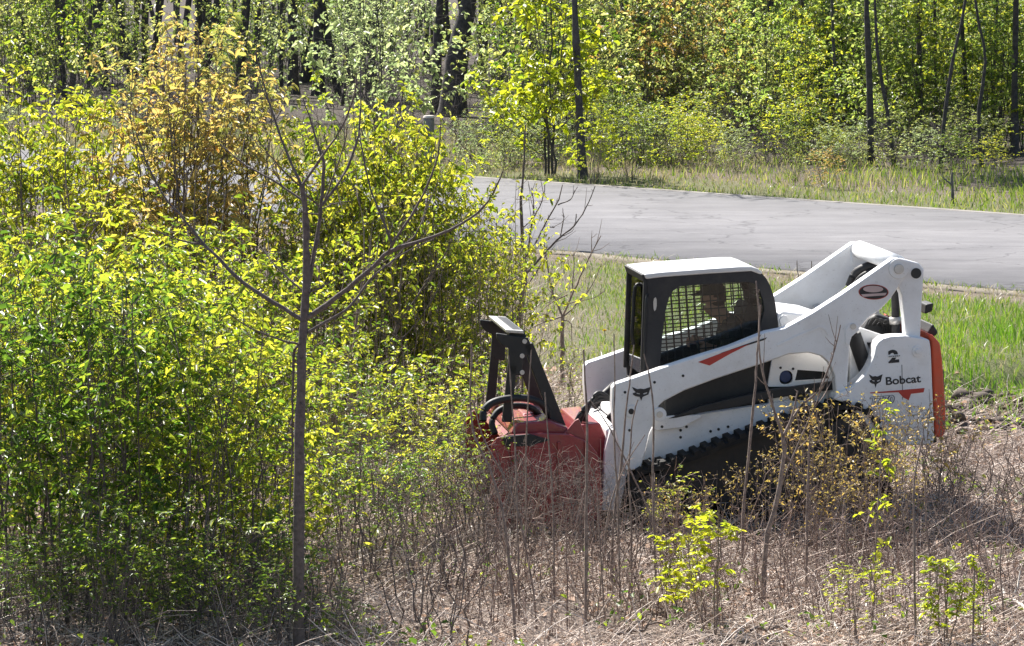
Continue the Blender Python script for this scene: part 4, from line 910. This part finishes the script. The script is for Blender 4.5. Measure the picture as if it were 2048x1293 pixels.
for j in range(26):
    by_px("low_shrub", "low dark-green leafy shrub in the undergrowth along the bottom left", "shrub", "low leafy shrubs at the bottom left", SP[j % 4], -20 + j * 25 + random.uniform(-14, 14), random.uniform(1200, 1330), random.uniform(985, 1130), M['leaf_green'], M['bark'], 1.3)
for j in range(9):
    by_px("brush_sapling", "sparse small-leaved sapling in the twiggy brush between the bare tree and the mulcher", "sapling", "small saplings in the twiggy brush", SP[j % 4], 630 + j * 41 + random.uniform(-12, 12), random.uniform(1050, 1180), random.uniform(840, 960), M['leaf_green'], M['bark'], 1.2)
# individual small ones
lone = [("yellow-leaved young shrub in front of the track's middle", 1425, 1262, 1000, YS[0], 'leaf_yellow', 1.15), ("low yellow-leaved shrub close left of the track-front yellow shrub", 1350, 1215, 1030, YS[1], 'leaf_yellow', 1.2),
        ("slender yellow-leaved sapling standing tall before the loader's rear lettering", 1742, 1255, 785, SL, 'leaf_yellow', .8), ("bushy green-and-yellow shrub at the foot of the slender yellow sapling", 1705, 1300, 1120, SP[0], 'leaf_yellow', 1.7),
        ("small shrub with reddish-yellow leaf tips right of the slender yellow sapling", 1885, 1290, 1085, YS[1], 'leaf_yellow', 1.2), ("tiny yellow-green seedling at the bottom right", 1968, 1285, 1130, YS[0], 'leaf_bright', .7),
        ("low green sprig lying across the dark front of the track", 1350, 1085, 925, SP[1], 'leaf_bright', 1.5), ("small leafy shrub at the foot of the tall bare tree", 690, 1300, 1170, SP[2], 'leaf_green', 1.8),
        ("leafy low branch close left of the tall bare tree's trunk", 450, 1230, 1010, SP[3], 'leaf_bright', 1.1), ("pale yellow-budded sapling seen through behind the push bar", 1150, 860, 690, BU[0], 'leaf_yellow', 1.0)]
for lab, x, b, t, ms, mt, wide in lone:
    by_px("young_shrub", lab, "shrub", None, ms, x, b, t, M[mt], None, wide)
for j, (x, b, t) in enumerate([(1580, 1085, 820), (1630, 1095, 770), (1680, 1085, 745), (1725, 1090, 800), (1780, 1095, 790), (1835, 1080, 770), (1870, 1060, 800), (1650, 1110, 860), (1750, 1115, 900), (1545, 1100, 900), (1910, 1050, 870), (1610, 1120, 900), (1470, 1110, 930), (1400, 1120, 960), (1700, 1120, 880), (1800, 1120, 880), (1330, 1110, 950)]):
    by_px("budding_shrub", "tangled brush with small orange buds in front of the loader's rear track", "shrub", "orange-budded brush before the track", BU[j % 3], x, b, t, M['leaf_rust'], None, .75)
for j, (x, b, t) in enumerate([(690, 1280, 1040), (840, 1270, 990), (900, 1290, 1030), (1010, 1200, 1010), (1080, 1190, 1020), (730, 1180, 920), (820, 1170, 890), (900, 1180, 880), (970, 1160, 900), (630, 1230, 990), (560, 1290, 1060),
                               (480, 1300, 1100), (260, 1310, 1120), (60, 1300, 1100), (1240, 1170, 960), (1180, 1230, 1040), (1000, 1110, 900), (1060, 1120, 920), (1120, 1105, 900), (1170, 1120, 930), (960, 1090, 880), (1030, 1095, 880), (1090, 1100, 890), (1150, 1095, 890), (1200, 1110, 920), (1280, 1115, 950)]):
    by_px("twiggy_shrub", "dark leafless twiggy shrub in the low brush across the bottom left", "shrub", "leafless twiggy shrubs at the bottom left", TW[j % 4], x, b, t, None, M['bark'] if j % 3 else None, 1.1)
for j, (x, b, t) in enumerate([(1880, 1000, 860), (1940, 1010, 850), (2000, 1000, 860), (2045, 990, 850), (1960, 1090, 960), (1900, 1110, 960), (2030, 1090, 950), (1800, 1130, 980), (1690, 1150, 1020), (1590, 1140, 1030), (1860, 1200, 1060), (1990, 1190, 1040), (1640, 1230, 1110), (1450, 1180, 1080), (1300, 1200, 1080)]):
    by_px("dry_shrub", "low dry pinkish-brown brush tangle on the litter at the lower right", "shrub", "dry brush tangles at the lower right", TW[j % 4], x, b, t, None, None, 1.7)

# ------------------------------------------------------------------ woods beyond the road
WM = [shrub_mesh(400 + i, 1, .32, 7, 11, 4, 6, .023, .0, M['dark_bark'], M['leaf_wood'], .58, .2, .35, .3, 1.4) for i in range(6)]
wrng = random.Random(5)
zone = lambda x: ('leaf_wood' if x < 420 else 'leaf_pale' if x < 900 else 'leaf_wood' if x < 1500 else 'leaf_fresh')
names = {'leaf_wood': ("mixed green understorey sapling in the woods beyond the road", "understorey saplings, mixed green"), 'leaf_pale': ("pale grey-green understorey sapling in the woods beyond the road", "understorey saplings, pale"),
         'leaf_fresh': ("fresh light-green understorey sapling in the woods at the upper right", "understorey saplings, fresh green"), 'leaf_bright': ("yellow-green understorey sapling in the woods at the upper right", "understorey saplings, yellow-green"), 'leaf_rust': ("rusty orange-leaved understorey sapling in the woods beyond the road", "understorey saplings, rusty"), 'leaf_green': ("deep green understorey sapling in the woods beyond the road", "understorey saplings, deep green")}
n = 0
while n < 160:
    x = wrng.uniform(-120, 2180); b = wrng.uniform(120, 318) - (30 if x > 1250 else 0)
    g = ground_pt(x, b)
    if wood_edge(g.x, g.y) < (3.0 if x < 1250 else 6.0): continue
    if x < 430 and wrng.random() < .5: continue
    if x < 1000 and b > 215 and wrng.random() < .85: continue
    if (825 < x < 980 and b > 170) or (560 < x < 665 and b > 175): continue
    mt = zone(x + wrng.uniform(-120, 120))
    if 1300 < x < 1450 and wrng.random() < .45: mt = 'leaf_rust'
    if wrng.random() < .18: mt = 'leaf_green'
    h = wrng.uniform(2.6, 5.5); lb, gp = names[mt]
    place("understorey_sapling", lb, "sapling", gp, WM[n % 6], g.x, g.y, h * .8, wrng.uniform(0, 6.28), M[mt], None, h); n += 1
n = 0
while n < 75:
    x = wrng.uniform(1430, 2180); b = wrng.uniform(160, 318); g = ground_pt(x, b)
    if wood_edge(g.x, g.y) < 5: continue
    mt = wrng.choice(['leaf_fresh', 'leaf_fresh', 'leaf_bright', 'leaf_wood']); h = wrng.uniform(2.4, 4.6); lb, gp = names[mt]
    place("understorey_sapling", lb, "sapling", gp, WM[n % 6], g.x, g.y, h * .85, wrng.uniform(0, 6.28), M[mt], None, h); n += 1
n = 0
while n < 110:
    x = wrng.uniform(-80, 2120); b = wrng.uniform(180, 336); g = ground_pt(x, b); w = wood_edge(g.x, g.y)
    if w < (1.6 if x < 1080 else 5.5): continue
    place("bare_thicket_shrub", "leafless brown thicket shrub at the foot of the woods beyond the road", "shrub", "leafless shrubs at the foot of the woods", (TW[n % 4][0], None), g.x, g.y, wrng.uniform(1.2, 2.2), wrng.uniform(0, 6.28), None, M['dark_bark'] if n % 3 else M['bark'], wrng.uniform(.8, 1.7)); n += 1
# bright young maple and the shrub at its foot
for (nm, lab, x, b, t, mt, wide, ms) in [
    ("young_maple", "bright yellow-green young tree beyond the road, brightest foliage of the woods", 1105, 352, -80, 'leaf_yellow', .95, shrub_mesh(390, 1, .16, 4, 18, 5, 7, .027, .08, M['dark_bark'], M['leaf_yellow'], .6, .3, .4, .6, 1.2)), ("roadside_shrub", "olive-leaved shrub at the road's far edge below the bright young tree", 1180, 372, 190, 'leaf_yellow', 1.0, SH[1]),
    ("roadside_shrub", "yellowish bush right of the slender dark trunk at the road's far edge", 1265, 365, 185, 'leaf_bright', .9, SH[2]), ("roadside_shrub", "small grey-green bush right behind the grey post", 935, 345, 235, 'leaf_pale', 1.0, WM[3]),
    ("roadside_shrub", "brownish bare-looking bush between the grey post and the olive shrub", 1010, 355, 235, 'leaf_wood', .9, WM[4]), ("roadside_shrub", "upright dull brown shrub alone on the far verge at right", 1590, 370, 235, 'leaf_wood', .5, WM[5]),
    ("roadside_shrub", "orange-tinted low bush on the far verge near the upright brown shrub", 1650, 378, 300, 'leaf_rust', 1.3, WM[1])]:
    by_px(nm, lab, "tree" if 'maple' in nm else "shrub", None, ms, x, b, t, M[mt], None, wide)
n = 0
while n < 60:
    x = wrng.uniform(-60, 2120); b = wrng.uniform(230, 345); g = ground_pt(x, b); w = wood_edge(g.x, g.y)
    if not (2.0 if x < 1250 else 4.5) < w < 12 or (x < 1000 and wrng.random() < .8) or (x > 1400 and wrng.random() < .35): continue
    mt = wrng.choice(['leaf_wood', 'leaf_pale', 'leaf_green', 'leaf_wood', 'leaf_bright']); h = wrng.uniform(.6, 1.5) if x > 1000 else wrng.uniform(.4, .8)
    place("edge_bush", "low bush in the undergrowth along the edge of the woods", "bush", "low bushes along the wood's edge", WM[n % 6], g.x, g.y, h * 1.5, wrng.uniform(0, 6.28), M[mt], None, h); n += 1
# trees: trunks traced where they show, crowns above
def crown_mesh(seed, n=650, leaf=.20):
    rng = np.random.default_rng(seed); nc = 60
    C = np.stack([rng.normal(0, 1.5, nc), rng.normal(0, 1.5, nc), rng.uniform(0, 7.5, nc)], 1); C[:, :2] *= (1.15 - .09 * C[:, 2])[:, None]
    P = C[rng.integers(0, nc, n)] + rng.normal(0, .45, (n, 3)); D = rng.normal(0, 1, (n, 3)); D[:, 2] -= .4
    a = Acc(); a.add(*leaves(P, D, leaf * rng.lognormal(0, .2, n), .6, .2, .2, rng)); me = a.mesh("crown", M['leaf_wood'])
    b = Acc(); base = np.zeros((nc, 3)); base[:, 2] = np.maximum(C[:, 2] - 1.6, -.5); t = np.linspace(0, 1, 5)
    S = base[:, None] * (1 - t)[None, :, None] + C[:, None] * t[None, :, None]; S[..., 2] -= (.3 * np.sin(t * math.pi))[None]
    b.add(*tubes(S, .04 * np.linspace(1, .3, 5)[None] * np.ones((nc, 1)), 4)); return me, b.mesh("limbs", M['dark_bark'], True)
CR = [crown_mesh(500 + i) for i in range(4)]
def forest_tree(label, group, pts, r, Ybase=None, mat='dark_bark', H=11.0, cz=4.8, seed=0, leafmat=None, dense=False):
    """pts: trunk in photo pixels, from the foot upward; it goes on above the picture"""
    g = ground_pt(*pts[0]); g.z = gzf(g.x, g.y); rng = np.random.default_rng(seed); k = g.y / F0
    P = [np.array(at_Y(px, py, g.y)) - np.array(g) for px, py in pts]; P[0][2] = -.1
    d = P[-1] - P[-2] if len(P) > 1 else np.array([0, 0, 1.]); d = d / max(1e-6, abs(d[2])); d[:2] *= .5
    P.append(np.array([P[-1][0] + d[0] * 3, rng.normal(0, .3), P[-1][2] + 3])); P.append(np.array([P[-1][0] + rng.normal(0, .3), rng.normal(0, .4), H]))
    K = 14; PP = resample(np.array(P), K); R = r * k * np.linspace(1, .3, K) * (1 + .06 * rng.normal(0, 1, K)); R[0] *= 1.35
    root = empty("woodland_tree", Matrix.Translation(g)); tag(root, label, "tree", group)
    a = Acc(); a.add(*tubes(PP[None], R[None], 9)); a.obj("trunk", M[mat], root, True)
    me, lb = CR[4 + seed % 2] if dense else CR[seed % 4]; i = np.argmin(np.abs(PP[:, 2] - cz - 1))
    for nm, m_ in (("crown", me), ("limbs", lb)):
        o = link(bpy.data.objects.new(nm, m_), root); o.location = (PP[i, 0], PP[i, 1], cz); s = (H - cz + 1.5) / 8.5; o.scale = (s * 1.05, s * 1.05, s); o.rotation_euler = (0, 0, rng.uniform(0, 6.28))
        if nm == 'crown' and leafmat: o.material_slots[0].link = 'OBJECT'; o.material_slots[0].material = M[leafmat]
    return root
forest_tree("massive dark leaning trunk, thickest of the woods", None, [(905, 232), (908, 180), (915, 110), (926, 55), (938, 0)], 29, seed=1, H=13)
forest_tree("dark straight trunk touching the massive leaning trunk's left side", None, [(872, 228), (873, 150), (876, 60), (880, 0)], 12, seed=2)
forest_tree("slender dark trunk rising from the road's far edge through the bright young tree", None, [(1166, 358), (1160, 250), (1154, 120), (1149, 0)], 10, seed=3, H=9, cz=6.5)
forest_tree("dark trunk left of a twin trunk, above the tall bare sapling", None, [(585, 190), (586, 110), (584, 0)], 13, seed=5)
forest_tree("dark trunk right of its twin, above the tall bare sapling", None, [(637, 192), (637, 100), (635, 0)], 13, seed=6)
forest_tree("grey leaning trunk at the upper left corner of the woods", None, [(62, 190), (55, 110), (42, 40), (36, 0)], 7, seed=7, mat='grey_bark')
forest_tree("dark trunk standing at the front of the woods at right", None, [(1742, 332), (1740, 200), (1735, 60), (1733, 0)], 8, seed=8, H=10, cz=5.6)
CR += [crown_mesh(560 + i, 3200, .20) for i in range(2)]
for j, (x, b) in enumerate([(1790, 334), (1880, 338), (1965, 336), (2060, 340)]):
    forest_tree("dark trunk with a heavy crown shading the far verge at right", "heavy-crowned trees at the right of the woods", [(x, b), (x + (-14, 9, -8, 16)[j], b - 100), (x + (-34, 26, 6, 30)[j], b - 220), (x + (-40, 50, -14, 38)[j], b - 330)], 4.5, seed=30 + j, H=12, cz=6.2, dense=True)
other = [((145, 175), 6), ((92, 160), 4), ((290, 150), 8), ((310, 165), 5), ((362, 140), 6), ((480, 150), 5), ((700, 160), 6), ((780, 150), 5), ((1000, 170), 5), ((1062, 190), 9), ((1235, 220), 5), ((1290, 230), 4), ((1370, 220), 6), ((1440, 240), 5), ((1532, 250), 9),
         ((1600, 265), 6), ((1680, 280), 5), ((1835, 300), 9), ((1872, 290), 5), ((1940, 300), 7), ((1985, 295), 5), ((2030, 310), 10), ((2100, 300), 8), ((-40, 170), 8), ((420, 130), 5), ((540, 140), 4), ((850, 140), 6), ((1120, 160), 6), ((1480, 190), 6), ((1640, 180), 7), ((1790, 200), 6), ((1900, 190), 7)]
for j, ((x, b), r) in enumerate(other):
    l = wrng.uniform(-12, 12)
    forest_tree("dark woodland trunk among the understorey beyond the road" if j % 4 else "pale grey woodland trunk among the understorey beyond the road", "dark trunks of the woods" if j % 4 else "pale trunks of the woods",
                [(x, b), (x + l * .4, b - 70), (x + l, b - 160)], r, seed=20 + j, mat='dark_bark' if j % 4 else 'grey_bark', H=wrng.uniform(9, 14), cz=wrng.uniform(4.8, 5.8))
# deeper woods that close the view: one mass of far foliage and trunks
a = Acc(); rng = np.random.default_rng(77); nfar = 26000
P = np.stack([rng.uniform(-32, 34, nfar), 118 + 60 * rng.beta(1, 1.6, nfar), rng.uniform(0.2, 9, nfar)], 1)
P = P[(smooth_noise(P[:, 0], P[:, 1], 1.4, 3) + .5 * smooth_noise(P[:, 0], P[:, 2], .9, 8)) > -.35]
D = rng.normal(0, 1, P.shape); D[:, 2] -= .4
a.add(*leaves(P, D, .17 * rng.lognormal(0, .25, len(P)), .6, .2, .2, rng)); o = a.obj("far_woods_foliage", M['leaf_wood']); o['kind'] = 'stuff'; tag(o, "dense far foliage deep in the woods beyond the road", "foliage")
a = Acc(); nt_ = 260; x = rng.uniform(-30, 32, nt_); y = 112 + 70 * rng.uniform(0, 1, nt_); t = np.linspace(0, 1, 4); S = np.zeros((nt_, 4, 3)); S[..., 0] = x[:, None] + rng.normal(0, .25, (nt_, 4)); S[..., 1] = y[:, None]; S[..., 2] = t[None] * 10 - .1
a.add(*tubes(S, rng.uniform(.04, .16, nt_)[:, None] * np.linspace(1, .5, 4)[None], 6)); o = a.obj("far_woods_trunks", M['dark_bark'], None, True); o['kind'] = 'stuff'; tag(o, "thin dark trunks deep in the far woods", "trunks")

# ------------------------------------------------------------------ post, logs, snag
g = ground_pt(858, 348); k = g.y / F0; g.z = gzf(g.x, g.y)
post = empty("wooden_post", Matrix.Translation(g)); tag(post, "short weathered grey wooden post at the road's far side", "post")
bm = bmesh.new(); bmesh.ops.create_cone(bm, cap_ends=True, segments=16, radius1=.115, radius2=.108, depth=1.15); bmesh.ops.translate(bm, vec=(0, 0, .55), verts=bm.verts); finish("shaft", bm, M['weathered'], post, .015)
bm = bmesh.new(); bmesh.ops.create_cone(bm, cap_ends=True, segments=16, radius1=.125, radius2=.10, depth=.05); bmesh.ops.translate(bm, vec=(0, 0, 1.15), verts=bm.verts); finish("cap", bm, M['pale_wood'], post, .01)
for (x0, x1, y, lab) in ((1345, 1432, 238, "long pale fallen log lying in the woods beyond the verge"), (1262, 1312, 225, "short pale fallen log left of the long one in the woods")):
    p, q = ground_pt(x0, y + 8), ground_pt(x1, y + 6); a = Acc(); K = 8; P = resample(np.array([tuple(p), tuple((p + q) / 2), tuple(q)]), K); P[:, 2] = [.10 + gzf(*P[i, :2]) + .03 * math.sin(i * 2) for i in range(K)]
    c0 = P.mean(0); R = np.array([.01] + [.075, .08, .075, .07, .07, .065] + [.01]); P[0] = P[1] - (P[2] - P[1]) * .02; P[-1] = P[-2] + (P[-2] - P[-3]) * .02
    a.add(*tubes((P - c0)[None], R[None], 10)); o = a.obj("fallen_log", M['pale_wood'], None, True); o.location = c0; tag(o, lab, "log")
traced("broken_snag", "broken pale stick leaning in the shaded grass of the far verge at right", "stick", (1905, 408), [B_([(1905, 408), (1904, 375), (1905, 345)], 4, 2.5), B_([(1904, 372), (1893, 362), (1886, 355)], 3, 2)], M['grey_bark'], seed=55)

# ------------------------------------------------------------------ ground cover that nobody could count
def scatter(n, y0, y1, rng, margin=1.0):
    Y = np.sqrt(rng.uniform(y0 ** 2, y1 ** 2, n)); X = rng.uniform(-1, 1, n) * (Y * .1265 + margin); return X, Y
rng = np.random.default_rng(91)
X, Y = scatter(90000, 37, 66, rng); gsn = grassiness(X, Y); s = rn_off - road_s(X, Y)
keep = (rng.uniform(0, 1, len(X)) < gsn) & (s > .25) & (smooth_noise(X, Y, .5, 11) + .6 * smooth_noise(X, Y, .17, 12) > -.75); X, Y, gsn, s = X[keep], Y[keep], gsn[keep], s[keep]
lush = np.clip(.5 + smooth_noise(X, Y, 1.2, 21), 0, 1) * np.clip((X - 3.2) / 2, .12, 1) * np.clip((s - 1) / 3, .1, 1)
h = .035 + .19 * lush * rng.uniform(.5, 1.3, len(X)) + .03 * rng.uniform(0, 1, len(X)); P = np.stack([X, Y, gz(X, Y)], 1)
ld = rng.uniform(0, 1, len(X)) < (.08 + .92 * lush)
for nm, mk, mt, lab in (("lush_grass", ld, 'grass_lush', "fresh green grass between the loader and the road"), ("short_grass", ~ld, 'grass', "short yellowish grass and weeds along the road's near side")):
    a = Acc(); nn_ = mk.sum(); a.add(*blades(P[mk], h[mk], rng.normal(0, .35, (nn_, 2)) * h[mk][:, None], rng.uniform(.007, .016, nn_), rng)); o = a.obj(nm, M[mt]); o['kind'] = 'stuff'; tag(o, lab, "grass")
X, Y = scatter(26000, 40, 64, rng); s = rn_off - road_s(X, Y); keep = (s > .1) & (rng.uniform(0, 1, len(X)) < np.clip(1.15 - grassiness(X, Y), .4, 1)) & (Y > 40); X, Y = X[keep], Y[keep]
P = np.stack([X, Y, gz(X, Y)], 1); h = rng.uniform(.03, .13, len(X)); a = Acc(); a.add(*blades(P, h, rng.normal(0, .9, (len(X), 2)) * h[:, None], rng.uniform(.006, .014, len(X)), rng)); o = a.obj("dry_grass", M['grass_dry']); o['kind'] = 'stuff'; tag(o, "dry straw-coloured grass along the road shoulder", "grass")
# far verge
X, Y = scatter(60000, 66, 100, rng, 3); w = wood_edge(X, Y); keep = (w > .2) & (w < 11) & (rng.uniform(0, 1, len(X)) < np.clip((12 - w) / 8, 0, 1)); X, Y, w = X[keep], Y[keep], w[keep]
P = np.stack([X, Y, gz(X, Y)], 1); h = (.05 + .20 * np.clip(w / 3, 0, 1) * rng.uniform(.3, 1.3, len(X)) * np.clip(.6 + smooth_noise(X, Y, 1.3, 31), .15, 1.4)); dry = rng.uniform(0, 1, len(X)) < np.clip(.62 * (w > .7) * (1.2 - .15 * (X - 2)) , 0, .7)
for nm, mk, mt, lab in (("verge_grass", ~dry, 'grass', "green grass on the verge beyond the road"), ("verge_dry_grass", dry, 'grass_dry', "dry tall grass on the verge beyond the road")):
    a = Acc(); nn_ = mk.sum(); a.add(*blades(P[mk], h[mk], rng.normal(0, .4, (nn_, 2)) * h[mk][:, None], rng.uniform(.012, .026, nn_), rng)); o = a.obj(nm, M[mt]); o['kind'] = 'stuff'; tag(o, lab, "grass")
# dead stalks, twigs and flat litter of the cleared brush
X, Y = scatter(80000, 26.5, 45, rng, 1.2); keep = rng.uniform(0, 1, len(X)) < np.clip(1.1 - grassiness(X, Y), 0, 1) * np.clip(.72 + .8 * smooth_noise(X, Y, .7, 51) + .4 * smooth_noise(X, Y, .25, 52), .12, 1); X, Y = X[keep], Y[keep]; n = len(X)
az = rng.uniform(0, 2 * math.pi, n); L = rng.lognormal(-1.75, .5, n); tilt = np.abs(rng.normal(.05, .38, n)); z0 = gz(X, Y) + rng.uniform(0, .06, n); t = np.linspace(-.5, .5, 4)
S = np.zeros((n, 4, 3)); S[..., 0] = X[:, None] + np.cos(az)[:, None] * L[:, None] * t; S[..., 1] = Y[:, None] + np.sin(az)[:, None] * L[:, None] * t
S[..., 2] = z0[:, None] + (t + .5)[None] * (L * np.sin(tilt))[:, None] + .12 * (L * rng.uniform(-.2, 1, n))[:, None] * np.sin((t + .5) * math.pi)[None]; S += rng.normal(0, .006, S.shape)
R = rng.uniform(.0022, .0048, n)[:, None] * np.linspace(1, .6, 4)[None]
sel = rng.uniform(0, 1, n) < .42
for nm, mk, mt, lab in (("dead_twigs", sel, 'twig', "dead twigs and canes lying over the cleared ground"), ("dead_straw", ~sel, 'straw', "pale dead stalks lying over the cleared ground")):
    a = Acc(); a.add(*tubes(S[mk], R[mk], 3)); o = a.obj(nm, M[mt]); o['kind'] = 'stuff'; tag(o, lab, "dead twigs")
X, Y = scatter(60000, 26.5, 46, rng, 1.2); keep = rng.uniform(0, 1, len(X)) < np.clip(1.1 - grassiness(X, Y), 0, 1) * np.clip(.5 + .8 * smooth_noise(X, Y, .9, 61), .05, 1); X, Y = X[keep], Y[keep]; n = len(X)
P = np.stack([X, Y, gz(X, Y) + rng.uniform(.005, .05, n)], 1); D = rng.normal(0, 1, (n, 3)); D[:, 2] *= .5
a = Acc(); a.add(*leaves(P, D, rng.uniform(.03, .07, n), .6, .5, .2, rng)); o = a.obj("leaf_litter", M['litter']); o['kind'] = 'stuff'; tag(o, "brown dead leaves lying over the cleared ground", "leaf litter")
X, Y = scatter(2000, 27, 44, rng, 1.0); keep = rng.uniform(0, 1, len(X)) < np.clip(1.05 - grassiness(X, Y), 0, 1); X, Y = X[keep], Y[keep]; n = len(X)
L = rng.uniform(.15, .75, n) * rng.uniform(.5, 1, n); t = np.linspace(0, 1, 4); lx = rng.normal(0, .25, (n, 2)) * L[:, None]; S = np.zeros((n, 4, 3)); S[..., 0] = X[:, None] + lx[:, :1] * t ** 1.5; S[..., 1] = Y[:, None] + lx[:, 1:] * t ** 1.5; S[..., 2] = gz(X, Y)[:, None] - .02 + L[:, None] * t; S += rng.normal(0, .006, S.shape)
a = Acc(); a.add(*tubes(S, rng.uniform(.0022, .0042, n)[:, None] * np.linspace(1, .5, 4)[None], 3)); o = a.obj("standing_dead_stalks", M['twig']); o['kind'] = 'stuff'; tag(o, "thin standing dead stalks across the cleared ground", "dead stalks")
X, Y = scatter(16000, 26.5, 44, rng, 1.2); keep = (smooth_noise(X, Y, .55, 41) + .5 * smooth_noise(X, Y, .2, 42) + np.clip(-X * .12, -.15, .35)) > .22; X, Y = X[keep], Y[keep]; n = len(X)
P = np.stack([X, Y, gz(X, Y) + rng.uniform(.03, .28, n) ** 1.3], 1); D = rng.normal(0, 1, (n, 3)); a = Acc(); a.add(*leaves(P, D, rng.uniform(.03, .075, n), .55, .25, .3, rng)); o = a.obj("ground_weeds", M['leaf_green']); o['kind'] = 'stuff'; tag(o, "low green weeds sprouting through the dead brush", "weeds")
for j, (p, q, r) in enumerate([((1612, 1212), (1674, 1262), .016), ((1990, 1178), (2050, 1236), .018), ((1240, 1262), (1330, 1246), .013), ((300, 1268), (352, 1232), .014), ((820, 1246), (905, 1262), .016), ((1500, 1276), (1580, 1262), .014), ((1850, 1150), (1930, 1168), .014), ((560, 1236), (640, 1250), .014)]):
    A, B2 = ground_pt(*p), ground_pt(*q); K = 7; P = resample(np.array([tuple(A), tuple((A + B2) / 2 + Vector((0, 0, .0))), tuple(B2)]), K); P[:, 2] = [gzf(*P[i, :2]) + .05 + .02 * math.sin(i * 1.7) for i in range(K)]; P[:, :2] += rng.normal(0, .012, (K, 2)); c0 = P.mean(0)
    a = Acc(); a.add(*tubes((P - c0)[None], r * np.linspace(1, .6, K)[None], 6)); st = P[3] - c0; a.add(*tubes(np.array([[st, st + [.05, .06, .08], st + [.08, .12, .2]]]), r * np.array([[.6, .45, .3]]), 5))
    o = a.obj("fallen_branch", M['pale_wood'] if j < 2 else M['stem'], None, True); o.location = c0; tag(o, "pale fallen branch lying on the dead brush", "branch", "fallen branches on the brush")
bm0 = bmesh.new(); bmesh.ops.create_icosphere(bm0, subdivisions=1, radius=1); cv = np.array([v.co[:] for v in bm0.verts]); cf = np.array([[v.index for v in f.verts] for f in bm0.faces]); bm0.free()
VV = []; FF = []
for j in range(420):
    g = ground_pt(rng.uniform(1885, 2110), rng.uniform(806, 885)); r = rng.lognormal(-3.3, .5)
    VV.append(cv * rng.uniform(.7, 1.3, (len(cv), 1)) * r * [1, 1, .7] + [g.x, g.y, gzf(g.x, g.y) + r * .3]); FF.append(cf + j * len(cv))
o = link(bpy.data.objects.new("soil_clods", mesh_quads("soil_clods", np.concatenate(VV), np.concatenate(FF), mat_bark("turned_soil", (.04, .03, .024), (.16, .125, .10), 12)))); o['kind'] = 'stuff'; tag(o, "turned dark soil clods behind the loader's tailgate", "soil")
n = 400; px = rng.uniform(880, 2040, n); py = rng.uniform(1065, 1260, n); G = np.array([tuple(ground_pt(a_, b_)) for a_, b_ in zip(px, py)]); X, Y = G[:, 0], G[:, 1]
L = rng.uniform(.3, 1.0, n) * np.where(px < 1250, 1.0, .75); t = np.linspace(0, 1, 6); lx = rng.normal(0, .22, (n, 2)) * L[:, None]; S = np.zeros((n, 6, 3)); S[..., 0] = X[:, None] + lx[:, :1] * t ** 1.6; S[..., 1] = Y[:, None] + lx[:, 1:] * t ** 1.6; S[..., 2] = gz(X, Y)[:, None] - .02 + L[:, None] * t; S += rng.normal(0, .007, S.shape)
a = Acc(); a.add(*tubes(S, rng.uniform(.0028, .0055, n)[:, None] * np.linspace(1, .45, 6)[None], 4))
m = n * 4; k_ = rng.integers(0, n, m); j_ = rng.integers(2, 6, m); st = S[k_, j_]; dr = nrm(rng.normal(0, 1, (m, 3)) + [0, 0, .7]) * rng.uniform(.05, .22, m)[:, None]
a.add(*tubes(np.stack([st, st + dr * .5 + rng.normal(0, .008, (m, 3)), st + dr], 1), np.tile([.003, .0025, .0015], (m, 1)), 3)); o = a.obj("brush_canes", mat_bark("brush_cane_bark", (.10, .06, .05), (.42, .31, .26), 20, True)); o['kind'] = 'stuff'; tag(o, "thin branching dead canes standing in the brush before the loader", "dead canes")
n = 2600; tt_ = rng.uniform(-30, 30, n); off = rn_off + rng.normal(-.12, .12, n); c_ = np.array(RN[0] - rper * (RN[0].dot(rper))); P = c_[None] + tt_[:, None] * np.array(rdir) + off[:, None] * np.array(rper); keep = smooth_noise(tt_, 0 * tt_, .5, 71) > -.1; P = P[keep]; P[:, 2] = 0; n = len(P); h = rng.uniform(.04, .13, n)
a = Acc(); a.add(*blades(P, h, rng.normal(0, .5, (n, 2)) * h[:, None], rng.uniform(.01, .02, n), rng)); o = a.obj("road_edge_grass", M['grass']); o['kind'] = 'stuff'; tag(o, "grass tufts breaking the road's near edge", "grass")
# a dandelion in the grass
g = ground_pt(1209, 684); g.z = gzf(g.x, g.y); dn = empty("dandelion", Matrix.Translation(g)); tag(dn, "single yellow dandelion in the grass left of the cab", "flower")
a = Acc(); a.add(*tubes(np.array([[(0, 0, 0), (0.01, 0, .08), (0, 0, .16)]]), np.full((1, 3), .004), 5)); a.obj("stem", M['grass'], dn)
fa = np.linspace(0, 2 * math.pi, 18, endpoint=False); a = Acc(); a.add(*leaves(np.tile([0, 0, .16], (36, 1)), np.stack([np.cos(np.r_[fa, fa]), np.sin(np.r_[fa, fa]), np.r_[0 * fa + .2, 0 * fa + 1.2]], 1), np.full(36, .03), .4)); a.obj("petals", M['flower'], dn)
